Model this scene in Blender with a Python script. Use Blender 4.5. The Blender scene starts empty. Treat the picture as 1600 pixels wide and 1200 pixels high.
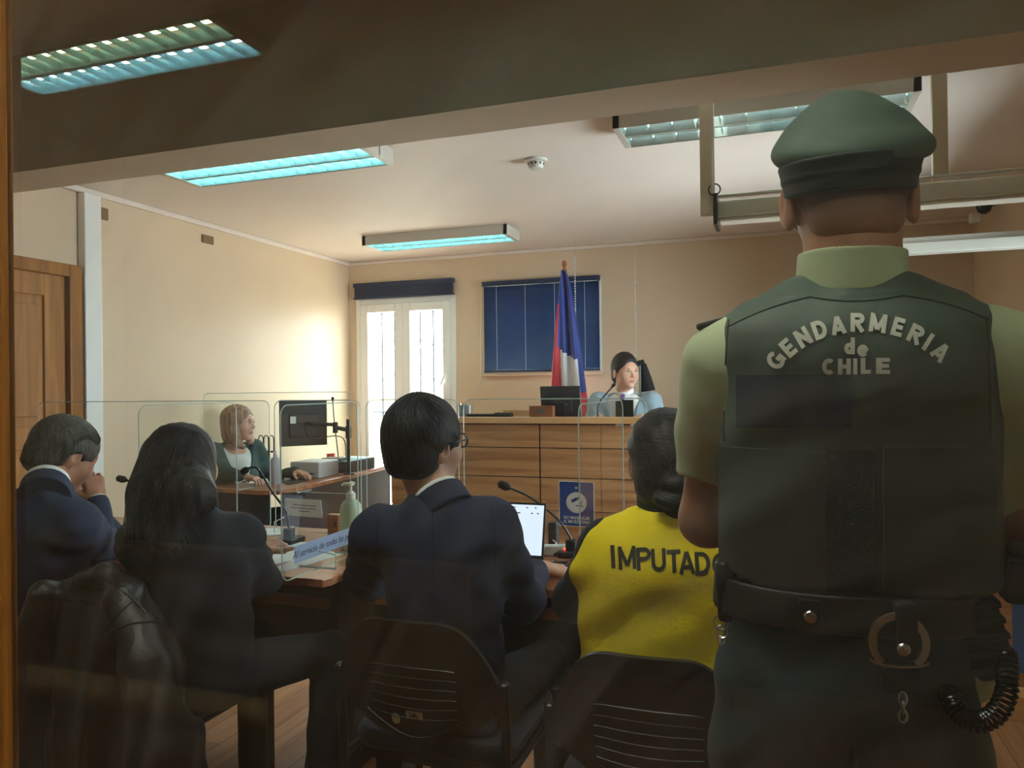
import bpy, bmesh, math, random
import numpy as np
from mathutils import Vector, Matrix
from mathutils.bvhtree import BVHTree
random.seed(7); np.random.seed(7)
SC = bpy.context.scene
COL = SC.collection
R_ = math.radians
# ------------------------------------------------------------------ camera
FPX = 1190.0
YAW, PITCH, ROLL = R_(19), 4/1190., .012
Fv = np.array([-math.sin(YAW)*math.cos(PITCH), math.cos(YAW)*math.cos(PITCH), math.sin(PITCH)])
Rv = np.array([math.cos(YAW), math.sin(YAW), 0.]); Uv = np.cross(Rv, Fv)
CXv = math.cos(ROLL)*Rv - math.sin(ROLL)*Uv; CYv = math.sin(ROLL)*Rv + math.cos(ROLL)*Uv
CAM = np.array([0, 0, 1.38])
cd = bpy.data.cameras.new('camera'); cam = bpy.data.objects.new('camera', cd); COL.objects.link(cam)
cd.sensor_width = 36; cd.lens = 36*FPX/1600; cd.clip_start = .02; cd.clip_end = 100
mw = Matrix.Identity(4)
for i in range(3):
    mw[i][0], mw[i][1], mw[i][2], mw[i][3] = CXv[i], CYv[i], -Fv[i], CAM[i]
cam.matrix_world = mw
SC.camera = cam
def W(px, py, Y):
    """point of the room at depth Y that is seen in direction (px,py)"""
    v = Fv+(px-800)/FPX*CXv+(600-py)/FPX*CYv
    return CAM+v*Y/v[1]
def WZ(px, py, z):
    v = Fv+(px-800)/FPX*CXv+(600-py)/FPX*CYv
    return CAM+v*(z-1.38)/v[2]
# ------------------------------------------------------------------ world, view
SC.view_settings.view_transform = 'Standard'; SC.view_settings.look = 'None'
SC.view_settings.gamma = 1; SC.view_settings.use_curve_mapping = False
SC.view_settings.exposure = 1.3
SC.cycles.use_denoising = True
SC.cycles.max_bounces = 8; SC.cycles.transparent_max_bounces = 24; SC.cycles.transmission_bounces = 6
SC.cycles.caustics_reflective = False; SC.cycles.caustics_refractive = False
wd = bpy.data.worlds.new('sky'); SC.world = wd; wd.use_nodes = True
bgn = wd.node_tree.nodes['Background']; bgn.inputs[0].default_value = (.80, .91, 1, 1); bgn.inputs[1].default_value = 10.0
sd = bpy.data.lights.new('sun', 'SUN'); sd.energy = 10; sd.angle = R_(1); sd.color = (1, .93, .8)
sun = bpy.data.objects.new('sun', sd); COL.objects.link(sun); sun.rotation_euler = (R_(-38), R_(-12), 0)
TUBE = 8.0      # radiance of the court's lamp tubes
FILL_ROW = 27.0    # tubes of the unseen fill light added above the seated row
FILL_FRONT = 42.0    # tubes of the unseen fill light added above the partition
TUBEG = 24.0     # radiance of the gallery's lamp tubes
# ------------------------------------------------------------------ colours
def lin(c):
    c = c/255.
    return c/12.92 if c <= .04045 else ((c+.055)/1.055)**2.4
def rgb(r, g, b): return (lin(r), lin(g), lin(b), 1)
MATS = {}
def nn(nt, t, **k):
    n = nt.nodes.new(t)
    for a, b in k.items(): setattr(n, a, b)
    return n
def mat(name, col, rough=.6, metal=0, var=0, vscale=6, bump=0, bscale=120, stretch=(1, 1, 1), emis=None, es=1, spec=.5, coat=0, sheen=0, alt=None, trans=0):
    """procedural principled material: noise colour variation and noise bump"""
    if name in MATS: return MATS[name]
    m = bpy.data.materials.new(name); m.use_nodes = True; nt = m.node_tree
    b = nt.nodes['Principled BSDF']; L = nt.links.new
    b.inputs['Base Color'].default_value = col; b.inputs['Roughness'].default_value = rough
    b.inputs['Metallic'].default_value = metal; b.inputs['Specular IOR Level'].default_value = spec
    b.inputs['Coat Weight'].default_value = coat; b.inputs['Sheen Weight'].default_value = sheen
    tc = nn(nt, 'ShaderNodeTexCoord'); mp = nn(nt, 'ShaderNodeMapping'); mp.inputs['Scale'].default_value = stretch
    L(tc.outputs['Object'], mp.inputs[0])
    if var or alt:
        n = nn(nt, 'ShaderNodeTexNoise'); n.inputs['Scale'].default_value = vscale; n.inputs['Detail'].default_value = 5
        L(mp.outputs[0], n.inputs[0])
        mx = nn(nt, 'ShaderNodeMix', data_type='RGBA')
        a2 = alt or tuple(max(0, c*(1-var)) for c in col[:3])+(1,)
        rp = nn(nt, 'ShaderNodeMapRange'); rp.inputs[1].default_value = .35; rp.inputs[2].default_value = .65
        L(n.outputs[0], rp.inputs[0]); L(rp.outputs[0], mx.inputs['Factor'])
        mx.inputs['A'].default_value = col; mx.inputs['B'].default_value = a2
        L(mx.outputs['Result'], b.inputs['Base Color'])
    if bump:
        n2 = nn(nt, 'ShaderNodeTexNoise'); n2.inputs['Scale'].default_value = bscale; n2.inputs['Detail'].default_value = 3
        L(mp.outputs[0], n2.inputs[0])
        bp = nn(nt, 'ShaderNodeBump'); bp.inputs['Strength'].default_value = bump; bp.inputs['Distance'].default_value = .004
        L(n2.outputs[0], bp.inputs['Height']); L(bp.outputs[0], b.inputs['Normal'])
    if emis: b.inputs['Emission Color'].default_value = emis; b.inputs['Emission Strength'].default_value = es
    if trans:
        tr = nn(nt, 'ShaderNodeBsdfTranslucent'); tr.inputs[0].default_value = col
        ms = nn(nt, 'ShaderNodeMixShader'); ms.inputs[0].default_value = trans
        L(b.outputs[0], ms.inputs[1]); L(tr.outputs[0], ms.inputs[2]); L(ms.outputs[0], nt.nodes['Material Output'].inputs[0])
    MATS[name] = m
    return m
def wood(name, c1, c2, axis=0, scale=1.0, rough=.45, coat=.15, c3=None):
    """grain streaks along the given axis"""
    if name in MATS: return MATS[name]
    m = bpy.data.materials.new(name); m.use_nodes = True; nt = m.node_tree; L = nt.links.new
    b = nt.nodes['Principled BSDF']; b.inputs['Roughness'].default_value = rough; b.inputs['Coat Weight'].default_value = coat
    tc = nn(nt, 'ShaderNodeTexCoord'); mp = nn(nt, 'ShaderNodeMapping')
    s = [14*scale]*3; s[axis] = 1.1*scale; mp.inputs['Scale'].default_value = s
    L(tc.outputs['Object'], mp.inputs[0])
    n = nn(nt, 'ShaderNodeTexNoise'); n.inputs['Scale'].default_value = 1.6; n.inputs['Detail'].default_value = 6; n.inputs['Distortion'].default_value = .6
    L(mp.outputs[0], n.inputs[0])
    cr = nn(nt, 'ShaderNodeValToRGB'); L(n.outputs[0], cr.inputs[0])
    cr.color_ramp.elements[0].position = .35; cr.color_ramp.elements[0].color = c1
    cr.color_ramp.elements[1].position = .68; cr.color_ramp.elements[1].color = c2
    if c3:
        e = cr.color_ramp.elements.new(.5); e.color = c3
    L(cr.outputs[0], b.inputs['Base Color'])
    bp = nn(nt, 'ShaderNodeBump'); bp.inputs['Strength'].default_value = .08; L(n.outputs[0], bp.inputs['Height']); L(bp.outputs[0], b.inputs['Normal'])
    MATS[name] = m
    return m
def floor_mat():
    m = bpy.data.materials.new('laminate_floor'); m.use_nodes = True; nt = m.node_tree; L = nt.links.new
    b = nt.nodes['Principled BSDF']; b.inputs['Roughness'].default_value = .3
    tc = nn(nt, 'ShaderNodeTexCoord'); mp = nn(nt, 'ShaderNodeMapping'); mp.inputs['Rotation'].default_value = (0, 0, R_(90))
    L(tc.outputs['Object'], mp.inputs[0])
    br = nn(nt, 'ShaderNodeTexBrick'); br.inputs['Scale'].default_value = 1; br.inputs['Brick Width'].default_value = 1.2; br.inputs['Row Height'].default_value = .125
    br.inputs['Mortar Size'].default_value = .0018; br.inputs['Color1'].default_value = rgb(190, 140, 100); br.inputs['Color2'].default_value = rgb(160, 106, 72); br.inputs['Mortar'].default_value = rgb(90, 55, 35)
    L(mp.outputs[0], br.inputs[0])
    m2 = nn(nt, 'ShaderNodeMapping'); m2.inputs['Scale'].default_value = (26, 1.6, 1); L(tc.outputs['Object'], m2.inputs[0])
    n = nn(nt, 'ShaderNodeTexNoise'); n.inputs['Scale'].default_value = 1.5; n.inputs['Detail'].default_value = 6; n.inputs['Distortion'].default_value = .5; L(m2.outputs[0], n.inputs[0])
    mx = nn(nt, 'ShaderNodeMix', data_type='RGBA', blend_type='MULTIPLY'); mx.inputs['Factor'].default_value = .5
    L(br.outputs[0], mx.inputs['A'])
    cr = nn(nt, 'ShaderNodeValToRGB'); cr.color_ramp.elements[0].position = .35; cr.color_ramp.elements[0].color = (.45, .4, .35, 1); cr.color_ramp.elements[1].position = .62
    L(n.outputs[0], cr.inputs[0]); L(cr.outputs[0], mx.inputs['B']); L(mx.outputs['Result'], b.inputs['Base Color'])
    return m
def glass_mat(name, tint=(1, 1, 1, 1), refl=1.0, dust=0, edge=None):
    """thin clear pane: see-through plus Fresnel mirror, optionally with a film of wiped dust"""
    m = bpy.data.materials.new(name); m.use_nodes = True; nt = m.node_tree; L = nt.links.new
    for n in list(nt.nodes):
        if n.type != 'OUTPUT_MATERIAL': nt.nodes.remove(n)
    out = nt.nodes[0]
    tr = nn(nt, 'ShaderNodeBsdfTransparent'); tr.inputs[0].default_value = tint
    gl = nn(nt, 'ShaderNodeBsdfGlossy'); gl.inputs['Roughness'].default_value = 0.0
    fr = nn(nt, 'ShaderNodeFresnel'); fr.inputs[0].default_value = 1.5
    mu = nn(nt, 'ShaderNodeMath', operation='MULTIPLY'); mu.inputs[1].default_value = refl; L(fr.outputs[0], mu.inputs[0])
    ms = nn(nt, 'ShaderNodeMixShader'); L(mu.outputs[0], ms.inputs[0]); L(tr.outputs[0], ms.inputs[1]); L(gl.outputs[0], ms.inputs[2])
    last = ms
    if dust:
        tc = nn(nt, 'ShaderNodeTexCoord')
        # wiping arcs: rings around a low centre, broken up by noise
        mp = nn(nt, 'ShaderNodeMapping'); mp.inputs['Location'].default_value = (.2, 0, -.9); L(tc.outputs['Object'], mp.inputs[0])
        wv = nn(nt, 'ShaderNodeTexNoise'); wv.inputs['Scale'].default_value = 38; wv.inputs['Detail'].default_value = 6
        ln = nn(nt, 'ShaderNodeVectorMath', operation='LENGTH'); L(mp.outputs[0], ln.inputs[0])
        cb = nn(nt, 'ShaderNodeCombineXYZ'); L(ln.outputs['Value'], cb.inputs[0])
        sx = nn(nt, 'ShaderNodeSeparateXYZ'); L(tc.outputs['Object'], sx.inputs[0])
        m4 = nn(nt, 'ShaderNodeMath', operation='MULTIPLY'); m4.inputs[1].default_value = .12; L(sx.outputs[0], m4.inputs[0]); L(m4.outputs[0], cb.inputs[1])
        L(cb.outputs[0], wv.inputs[0])
        n2 = nn(nt, 'ShaderNodeTexNoise'); n2.inputs['Scale'].default_value = 3.2; L(tc.outputs['Object'], n2.inputs[0])
        r1 = nn(nt, 'ShaderNodeMapRange'); r1.inputs[1].default_value = .45; r1.inputs[2].default_value = .72; r1.inputs[3].default_value = .35; L(wv.outputs[0], r1.inputs[0])
        r2 = nn(nt, 'ShaderNodeMapRange'); r2.inputs[1].default_value = .3; r2.inputs[2].default_value = .7; r2.inputs[3].default_value = .3; L(n2.outputs[0], r2.inputs[0])
        a = nn(nt, 'ShaderNodeMath', operation='MULTIPLY'); L(r1.outputs[0], a.inputs[0]); L(r2.outputs[0], a.inputs[1])
        c = nn(nt, 'ShaderNodeMath', operation='MULTIPLY'); c.inputs[1].default_value = dust; L(a.outputs[0], c.inputs[0])
        tl = nn(nt, 'ShaderNodeBsdfTranslucent'); tl.inputs[0].default_value = (.8, .84, .8, 1)
        df = nn(nt, 'ShaderNodeBsdfDiffuse'); df.inputs[0].default_value = (.8, .84, .8, 1)
        md = nn(nt, 'ShaderNodeMixShader'); L(tl.outputs[0], md.inputs[1]); L(df.outputs[0], md.inputs[2])
        m2 = nn(nt, 'ShaderNodeMixShader'); L(c.outputs[0], m2.inputs[0]); L(ms.outputs[0], m2.inputs[1]); L(md.outputs[0], m2.inputs[2])
        last = m2
    L(last.outputs[0], out.inputs[0])
    MATS[name] = m
    return m
# ------------------------------------------------------------------ objects
ROOTLOC = {}
def tag(o, label=None, cat=None, group=None, kind=None):
    if label: o['label'] = label
    if cat: o['category'] = cat
    if group: o['group'] = group
    if kind: o['kind'] = kind
    return o
def thing(name, loc, label=None, cat=None, group=None, kind=None, rz=0):
    o = bpy.data.objects.new(name, None); o.empty_display_size = .1
    COL.objects.link(o); o.location = loc; o.rotation_euler = (0, 0, rz)
    ROOTLOC[o] = np.array(loc, float)
    return tag(o, label, cat, group, kind)
def mkobj(name, V, Fc, m, parent=None, smooth=True, base=None, bevel=0, sub=0, local=False, solid=0):
    """vertices are given in room coordinates; stored relative to the thing's base"""
    me = bpy.data.meshes.new(name)
    V = np.asarray(V, float).reshape(-1, 3)
    off = np.zeros(3)
    if parent is not None:
        off = ROOTLOC[parent]
    elif base is not None:
        off = np.array(base, float)
    if local: V2 = V
    else: V2 = V-off
    if isinstance(Fc, np.ndarray):
        me.vertices.add(len(V2)); me.vertices.foreach_set('co', V2.astype(np.float32).ravel())
        k = Fc.shape[1]; me.loops.add(Fc.size); me.polygons.add(len(Fc))
        me.loops.foreach_set('vertex_index', Fc.astype(np.int32).ravel())
        me.polygons.foreach_set('loop_start', (np.arange(len(Fc))*k).astype(np.int32))
        me.update(calc_edges=True)
    else:
        me.from_pydata([tuple(v) for v in V2], [], [tuple(f) for f in Fc]); me.update()
    if smooth: me.polygons.foreach_set('use_smooth', [True]*len(me.polygons))
    ms = m if isinstance(m, (list, tuple)) else [m]
    for x in ms: me.materials.append(x)
    o = bpy.data.objects.new(name, me); COL.objects.link(o)
    if parent is not None: o.parent = parent
    elif base is not None and not local: o.location = off
    elif base is not None: o.location = off
    ROOTLOC[o] = off
    if solid:
        s = o.modifiers.new('s', 'SOLIDIFY'); s.thickness = solid; s.offset = 0
    if sub:
        s = o.modifiers.new('d', 'SUBSURF'); s.levels = sub; s.render_levels = sub
    if bevel:
        b = o.modifiers.new('b', 'BEVEL'); b.width = bevel; b.segments = 2; b.limit_method = 'ANGLE'; b.angle_limit = R_(35)
        if smooth:
            pass
    return o
class MB:
    """collects faces for ONE mesh"""
    def __init__(s): s.v = []; s.f = []; s.mi = []; s.cur = 0
    def add(s, V, Fc):
        n = len(s.v); s.v += [tuple(map(float, p)) for p in V]; s.f += [tuple(i+n for i in f) for f in Fc]; s.mi += [s.cur]*len(Fc); return s
    def box(s, lo, hi, M=None):
        a, b = lo, hi
        V = [(x, y, z) for x in (a[0], b[0]) for y in (a[1], b[1]) for z in (a[2], b[2])]
        if M is not None: V = [tuple(M @ Vector(v)) for v in V]
        return s.add(V, [(0, 1, 3, 2), (4, 6, 7, 5), (0, 4, 5, 1), (2, 3, 7, 6), (0, 2, 6, 4), (1, 5, 7, 3)])
    def tube(s, pts, r, n=10, cap=True, flat=1.0):
        P = [Vector(p) for p in pts]; rs = r if isinstance(r, (list, tuple)) else [r]*len(P)
        T = []
        for i in range(len(P)):
            a = P[max(i-1, 0)]; b = P[min(i+1, len(P)-1)]; T.append((b-a).normalized())
        up = Vector((0, 0, 1)) if abs(T[0].z) < .9 else Vector((0, 1, 0))
        N = (up-T[0]*up.dot(T[0])).normalized(); V = []; Fc = []
        for i, p in enumerate(P):
            N = (N-T[i]*N.dot(T[i])).normalized(); B = T[i].cross(N)
            for k in range(n):
                a = 2*math.pi*k/n; V.append(p+(N*math.cos(a)*flat+B*math.sin(a))*rs[i])
        for i in range(len(P)-1):
            for k in range(n):
                k2 = (k+1) % n; Fc.append((i*n+k, i*n+k2, (i+1)*n+k2, (i+1)*n+k))
        if cap:
            Fc.append(tuple(range(n-1, -1, -1))); Fc.append(tuple((len(P)-1)*n+k for k in range(n)))
        return s.add(V, Fc)
    def lathe(s, prof, c=(0, 0, 0), n=24, M=None):
        V = []; Fc = []; m = len(prof)
        for (r, z) in prof:
            for k in range(n):
                a = 2*math.pi*k/n; V.append(Vector((r*math.cos(a), r*math.sin(a), z)))
        for i in range(m-1):
            for k in range(n):
                k2 = (k+1) % n; Fc.append((i*n+k, i*n+k2, (i+1)*n+k2, (i+1)*n+k))
        Fc.append(tuple(range(n-1, -1, -1))); Fc.append(tuple((m-1)*n+k for k in range(n)))
        if M is not None: V = [M @ v for v in V]
        V = [v+Vector(c) for v in V]
        return s.add(V, Fc)
    def prism(s, poly, z0, z1, M=None):
        """polygon (x,y) extruded in z, then M"""
        n = len(poly); V = [Vector((p[0], p[1], z0)) for p in poly]+[Vector((p[0], p[1], z1)) for p in poly]
        if M is not None: V = [M @ v for v in V]
        Fc = [tuple(range(n-1, -1, -1)), tuple(range(n, 2*n))]+[(i, (i+1) % n, n+(i+1) % n, n+i) for i in range(n)]
        return s.add(V, Fc)
    def grid(s, fn, nu, nv):
        V = [fn(i/nu, j/nv) for j in range(nv+1) for i in range(nu+1)]
        Fc = [(j*(nu+1)+i, j*(nu+1)+i+1, (j+1)*(nu+1)+i+1, (j+1)*(nu+1)+i) for j in range(nv) for i in range(nu)]
        return s.add(V, Fc)
    def build(s, name, m, parent=None, bevel=0, smooth=False, base=None, sub=0, local=False, solid=0):
        o = mkobj(name, s.v, s.f, m, parent, smooth, base, bevel, sub, local, solid)
        if max(s.mi, default=0) > 0: o.data.polygons.foreach_set('material_index', s.mi)
        if smooth and sub == 0:
            try: o.data.set_sharp_from_angle(angle=R_(42))
            except Exception: pass
        return o
def rr_poly(x0, y0, x1, y1, r, n=6):
    P = []
    for cx_, cy_, a0 in ((x1-r, y1-r, 0), (x0+r, y1-r, 90), (x0+r, y0+r, 180), (x1-r, y0+r, 270)):
        for k in range(n+1):
            a = R_(a0+90*k/n); P.append((cx_+r*math.cos(a), cy_+r*math.sin(a)))
    return P
def frameM(o, x, y, z):
    """matrix with columns x,y,z and origin o"""
    M = Matrix.Identity(4)
    for i in range(3): M[i][0], M[i][1], M[i][2], M[i][3] = x[i], y[i], z[i], o[i]
    return M
def text_mesh(s, size, bold=0.0, res=3, extrude=0.0, shear=0, space=1.0):
    cu = bpy.data.curves.new('t', 'FONT'); cu.body = s; cu.size = size; cu.offset = bold; cu.resolution_u = res
    cu.extrude = extrude; cu.align_x = 'CENTER'; cu.shear = shear; cu.space_character = space
    ob = bpy.data.objects.new('t', cu); COL.objects.link(ob)
    dg = bpy.context.evaluated_depsgraph_get(); me = bpy.data.meshes.new_from_object(ob.evaluated_get(dg))
    V = [v.co.copy() for v in me.vertices]; Fc = [tuple(p.vertices) for p in me.polygons]
    bpy.data.objects.remove(ob); bpy.data.curves.remove(cu); bpy.data.meshes.remove(me)
    return V, Fc
def put_text(name, lines, M, m, parent=None, lead=1.25, extrude=.0004, base=None):
    """lines: (text, size, bold, x, y) in the plane of matrix M"""
    mb = MB()
    for (t, sz, bd, x, y) in lines:
        V, Fc = text_mesh(t, sz, bd, extrude=extrude)
        mb.add([M @ (v+Vector((x, y, 0))) for v in V], Fc)
    return mb.build(name, m, parent, base=base)
# ------------------------------------------------------------------ implicit bodies
def smin(a, b, k):
    if k <= 0: return np.minimum(a, b)
    h = np.maximum(k-np.abs(a-b), 0)/k
    return np.minimum(a, b)-h*h*k*.25
def smax(a, b, k): return -smin(-a, -b, k)
A_ = lambda v: np.asarray(v, np.float32)
def rot(x=0, y=0, z=0):
    """degrees; columns are the local axes"""
    m = (Matrix.Rotation(R_(z), 3, 'Z') @ Matrix.Rotation(R_(y), 3, 'Y') @ Matrix.Rotation(R_(x), 3, 'X'))
    return np.array(m, np.float32)
def cap(a, b, ra, rb=None):
    a = A_(a); b = A_(b); rb = ra if rb is None else rb; ba = b-a; L2 = max(float(ba@ba), 1e-9)
    def f(P):
        pa = P-a; h = np.clip(pa@ba/L2, 0, 1)
        return np.linalg.norm(pa-h[:, None]*ba, axis=1)-(ra+(rb-ra)*h)
    return f
def chain(pts, rs, k=.01):
    return U(k, *[cap(pts[i], pts[i+1], rs[i], rs[i+1]) for i in range(len(pts)-1)])
def ell(c, r, R=None):
    c = A_(c); r = A_(r); R = None if R is None else A_(R)
    def f(P):
        q = P-c
        if R is not None: q = q@R
        k0 = np.linalg.norm(q/r, axis=1); k1 = np.linalg.norm(q/(r*r), axis=1)+1e-9
        return k0*(k0-1)/k1
    return f
def bx(c, h, rd=.01, R=None):
    c = A_(c); h = A_(h)-rd; R = None if R is None else A_(R)
    def f(P):
        q = P-c
        if R is not None: q = q@R
        q = np.abs(q)-h
        return np.linalg.norm(np.maximum(q, 0), axis=1)+np.minimum(q.max(axis=1), 0)-rd
    return f
def loft(st, o=(0, 0, 0), R=None, p=2.5, k=.03):
    """st rows: z, cx, cy, rx, ry (local, along z)"""
    st = np.array(st, np.float32); o = A_(o); R = None if R is None else A_(R)
    z = st[:, 0]; zz = np.linspace(z[0], z[-1], 80); ex = [zz]
    for j in range(1, 5):   # smooth (Catmull-Rom like) interpolation
        m = np.gradient(st[:, j], z); i = np.clip(np.searchsorted(z, zz)-1, 0, len(z)-2)
        h = z[i+1]-z[i]; t = (zz-z[i])/h; t2 = t*t; t3 = t2*t
        ex.append((2*t3-3*t2+1)*st[i, j]+(t3-2*t2+t)*h*m[i]+(-2*t3+3*t2)*st[i+1, j]+(t3-t2)*h*m[i+1])
    def f(P):
        q = P-o
        if R is not None: q = q@R
        zc = np.clip(q[:, 2], zz[0], zz[-1])
        cx_, cy_, rx, ry = [np.interp(zc, zz, e) for e in ex[1:]]
        x = np.abs(q[:, 0]-cx_)/rx; y = np.abs(q[:, 1]-cy_)/ry
        n = (x**p+y**p)**(1./p); d = (n-1)*np.minimum(rx, ry)
        return smax(d, np.maximum(zz[0]-q[:, 2], q[:, 2]-zz[-1]), k)
    return f
def U(k, *fs):
    def f(P):
        d = fs[0](P)
        for g in fs[1:]: d = smin(d, g(P), k)
        return d
    return f
def SUB(k, a, *bs):
    def f(P):
        d = a(P)
        for b in bs: d = smax(d, -b(P), k)
        return d
    return f
def INT(k, a, *bs):
    def f(P):
        d = a(P)
        for b in bs: d = smax(d, b(P), k)
        return d
    return f
def plane(n, o):
    n = A_(n); n = n/np.linalg.norm(n); o = A_(o)
    return lambda P: (P-o)@n          # inside is behind the normal
def off(a, r): return lambda P: a(P)-r
def xf(a, R, t):
    R = A_(R); t = A_(t)
    return lambda P: a((P-t)@R)
def warp(a, g): return lambda P: a(P)+g(P)
_rng = np.random.RandomState(3)
def folds(amp, dirs, freq, seed=0, sharp=1.0):
    """soft cloth creases: a few sine ridges whose phase wanders"""
    r = np.random.RandomState(seed); K = []
    for i, dd in enumerate(dirs):
        dd = A_(dd)/np.linalg.norm(dd)
        K.append((dd*freq[i % len(freq)], A_(r.randn(3))*7, r.rand()*6, A_(r.randn(3))*4, r.rand()*6))
    def g(P):
        s = 0
        for (k, w, ph, w2, ph2) in K:
            s = s+np.sin(P@k+1.6*np.sin(P@w+ph))*(.55+.45*np.sin(P@w2+ph2))
        return amp*s/len(K)
    return g
def surface(f, lo, hi, h):
    """sparse naive surface nets of f<0"""
    B = 8; lo = np.array(lo, float); hi = np.array(hi, float)
    nb = np.maximum(1, np.ceil((hi-lo)/h/B).astype(int)); n = nb*B+1
    cs = [lo[i]+h*B*(np.arange(nb[i])+.5) for i in range(3)]
    G = np.stack(np.meshgrid(*cs, indexing='ij'), -1).reshape(-1, 3).astype(np.float32)
    dc = f(G).reshape(nb); act = np.abs(dc) < h*B*.87*1.25+.012
    D = np.repeat(np.repeat(np.repeat(np.where(dc < 0, -1, 1).astype(np.float32), B, 0), B, 1), B, 2)
    D = np.pad(D, ((0, 1),)*3, mode='edge')
    M = np.repeat(np.repeat(np.repeat(act, B, 0), B, 1), B, 2); M = np.pad(M, ((0, 1),)*3, mode='edge')
    I = np.argwhere(M); out = np.empty(len(I), np.float32)
    for s in range(0, len(I), 400000):
        P = (lo+I[s:s+400000]*h).astype(np.float32); out[s:s+400000] = f(P)
    D[I[:, 0], I[:, 1], I[:, 2]] = out
    D[0] = np.maximum(D[0], 1e-4); D[-1] = np.maximum(D[-1], 1e-4)
    D[:, 0] = np.maximum(D[:, 0], 1e-4); D[:, -1] = np.maximum(D[:, -1], 1e-4)
    D[:, :, 0] = np.maximum(D[:, :, 0], 1e-4); D[:, :, -1] = np.maximum(D[:, :, -1], 1e-4)
    S = D < 0
    c = np.zeros(tuple(n-1), np.int8)
    for i in (0, 1):
        for j in (0, 1):
            for k in (0, 1): c += S[i:n[0]-1+i, j:n[1]-1+j, k:n[2]-1+k]
    C = np.argwhere((c > 0) & (c < 8)); idx = -np.ones(tuple(n-1), np.int32); idx[C[:, 0], C[:, 1], C[:, 2]] = np.arange(len(C))
    offs = [(i, j, k) for i in (0, 1) for j in (0, 1) for k in (0, 1)]
    cv = {o: D[C[:, 0]+o[0], C[:, 1]+o[1], C[:, 2]+o[2]] for o in offs}
    acc = np.zeros((len(C), 3)); cnt = np.zeros(len(C))
    for ax in range(3):
        for o in offs:
            if o[ax]: continue
            o2 = list(o); o2[ax] = 1; o2 = tuple(o2); a = cv[o]; b = cv[o2]; m = (a < 0) != (b < 0)
            t = np.where(m, a/np.where(m, a-b, 1), 0); p = np.tile(np.array(o, float), (len(C), 1)); p[:, ax] = t
            acc[m] += p[m]; cnt[m] += 1
    V = lo+(C+acc/np.maximum(cnt, 1)[:, None])*h
    Q = []
    for ax in range(3):
        u, v = [(1, 2), (2, 0), (0, 1)][ax]
        sl0 = [slice(None)]*3; sl1 = [slice(None)]*3; sl0[ax] = slice(0, -1); sl1[ax] = slice(1, None)
        a = S[tuple(sl0)]; b = S[tuple(sl1)]; E = np.argwhere(a != b)
        E = E[(E[:, u] > 0) & (E[:, v] > 0) & (E[:, u] < n[u]-1) & (E[:, v] < n[v]-1)]
        ins = S[E[:, 0], E[:, 1], E[:, 2]]
        def g(du, dv):
            e = E.copy(); e[:, u] -= du; e[:, v] -= dv; return idx[e[:, 0], e[:, 1], e[:, 2]]
        q = np.stack([g(1, 1), g(0, 1), g(0, 0), g(1, 0)], 1); q[~ins] = q[~ins][:, ::-1]
        Q.append(q)
    Q = np.concatenate(Q); Q = Q[(Q >= 0).all(1)]
    return V, Q
def body(name, f, lo, hi, h, m, parent, smoothit=0, matfn=None):
    V, Q = surface(f, lo, hi, h)
    if smoothit:                      # a little Laplacian smoothing
        for _ in range(smoothit):
            acc = np.zeros_like(V); c = np.zeros(len(V))
            for a, b in ((0, 1), (1, 2), (2, 3), (3, 0)):
                np.add.at(acc, Q[:, a], V[Q[:, b]]); np.add.at(acc, Q[:, b], V[Q[:, a]])
                np.add.at(c, Q[:, a], 1); np.add.at(c, Q[:, b], 1)
            V = V*.5+.5*acc/np.maximum(c, 1)[:, None]
    o = mkobj(name, V, Q, m, parent)
    if matfn is not None:
        cen = V[Q].mean(1); o.data.polygons.foreach_set('material_index', matfn(cen).astype(np.int32))
    return o
# ================================================================== the room
XL, XR, YB, ZC, ZG = -3.74, 1.36, 6.22, 2.55, 2.82
peach = mat('peach_paint', rgb(222, 200, 170), .42, var=.06, vscale=1.2, bump=.12, bscale=60)
white_p = mat('ceiling_paint', rgb(232, 220, 208), .6, var=.04, vscale=1.5, bump=.1, bscale=30)
beam_p = mat('beam_paint', rgb(208, 192, 168), .7, var=.08, vscale=2.5, bump=.25, bscale=24)
pvc = mat('white_pvc', rgb(238, 240, 236), .35, bump=.02)
white_m = mat('white_metal', rgb(205, 203, 190), .4)
door_w = wood('door_wood', rgb(150, 96, 44), rgb(190, 132, 68), 2, 1.0, .4)
post_w = wood('post_wood', rgb(138, 86, 34), rgb(174, 116, 52), 2, .8, .35)
def struct(o): o['kind'] = 'structure'; return o
def S(name, boxes, m, bevel=0):
    mb = MB(); lo = np.min([b[0] for b in boxes], 0); hi = np.max([b[1] for b in boxes], 0)
    for a, b in boxes: mb.box(a, b)
    c = (lo+hi)/2; c[2] = lo[2]
    return struct(mb.build(name, m, base=c, bevel=bevel))
T = .15
S('floor', [((XL-T, -2.7, -.1), (XR+T, YB+T, 0))], floor_mat())
S('ceiling', [((XL-T, 2.4, ZC), (XR+T, YB+T, ZC+.5))], white_p)
S('ceiling', [((XL-T, -2.7, ZG), (XR+T, 2.4, ZG+.23))], beam_p)
S('trim_1', [((XL, 2.387, 2.32), (XR, 2.63, ZG))], beam_p)                    # the beam
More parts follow.
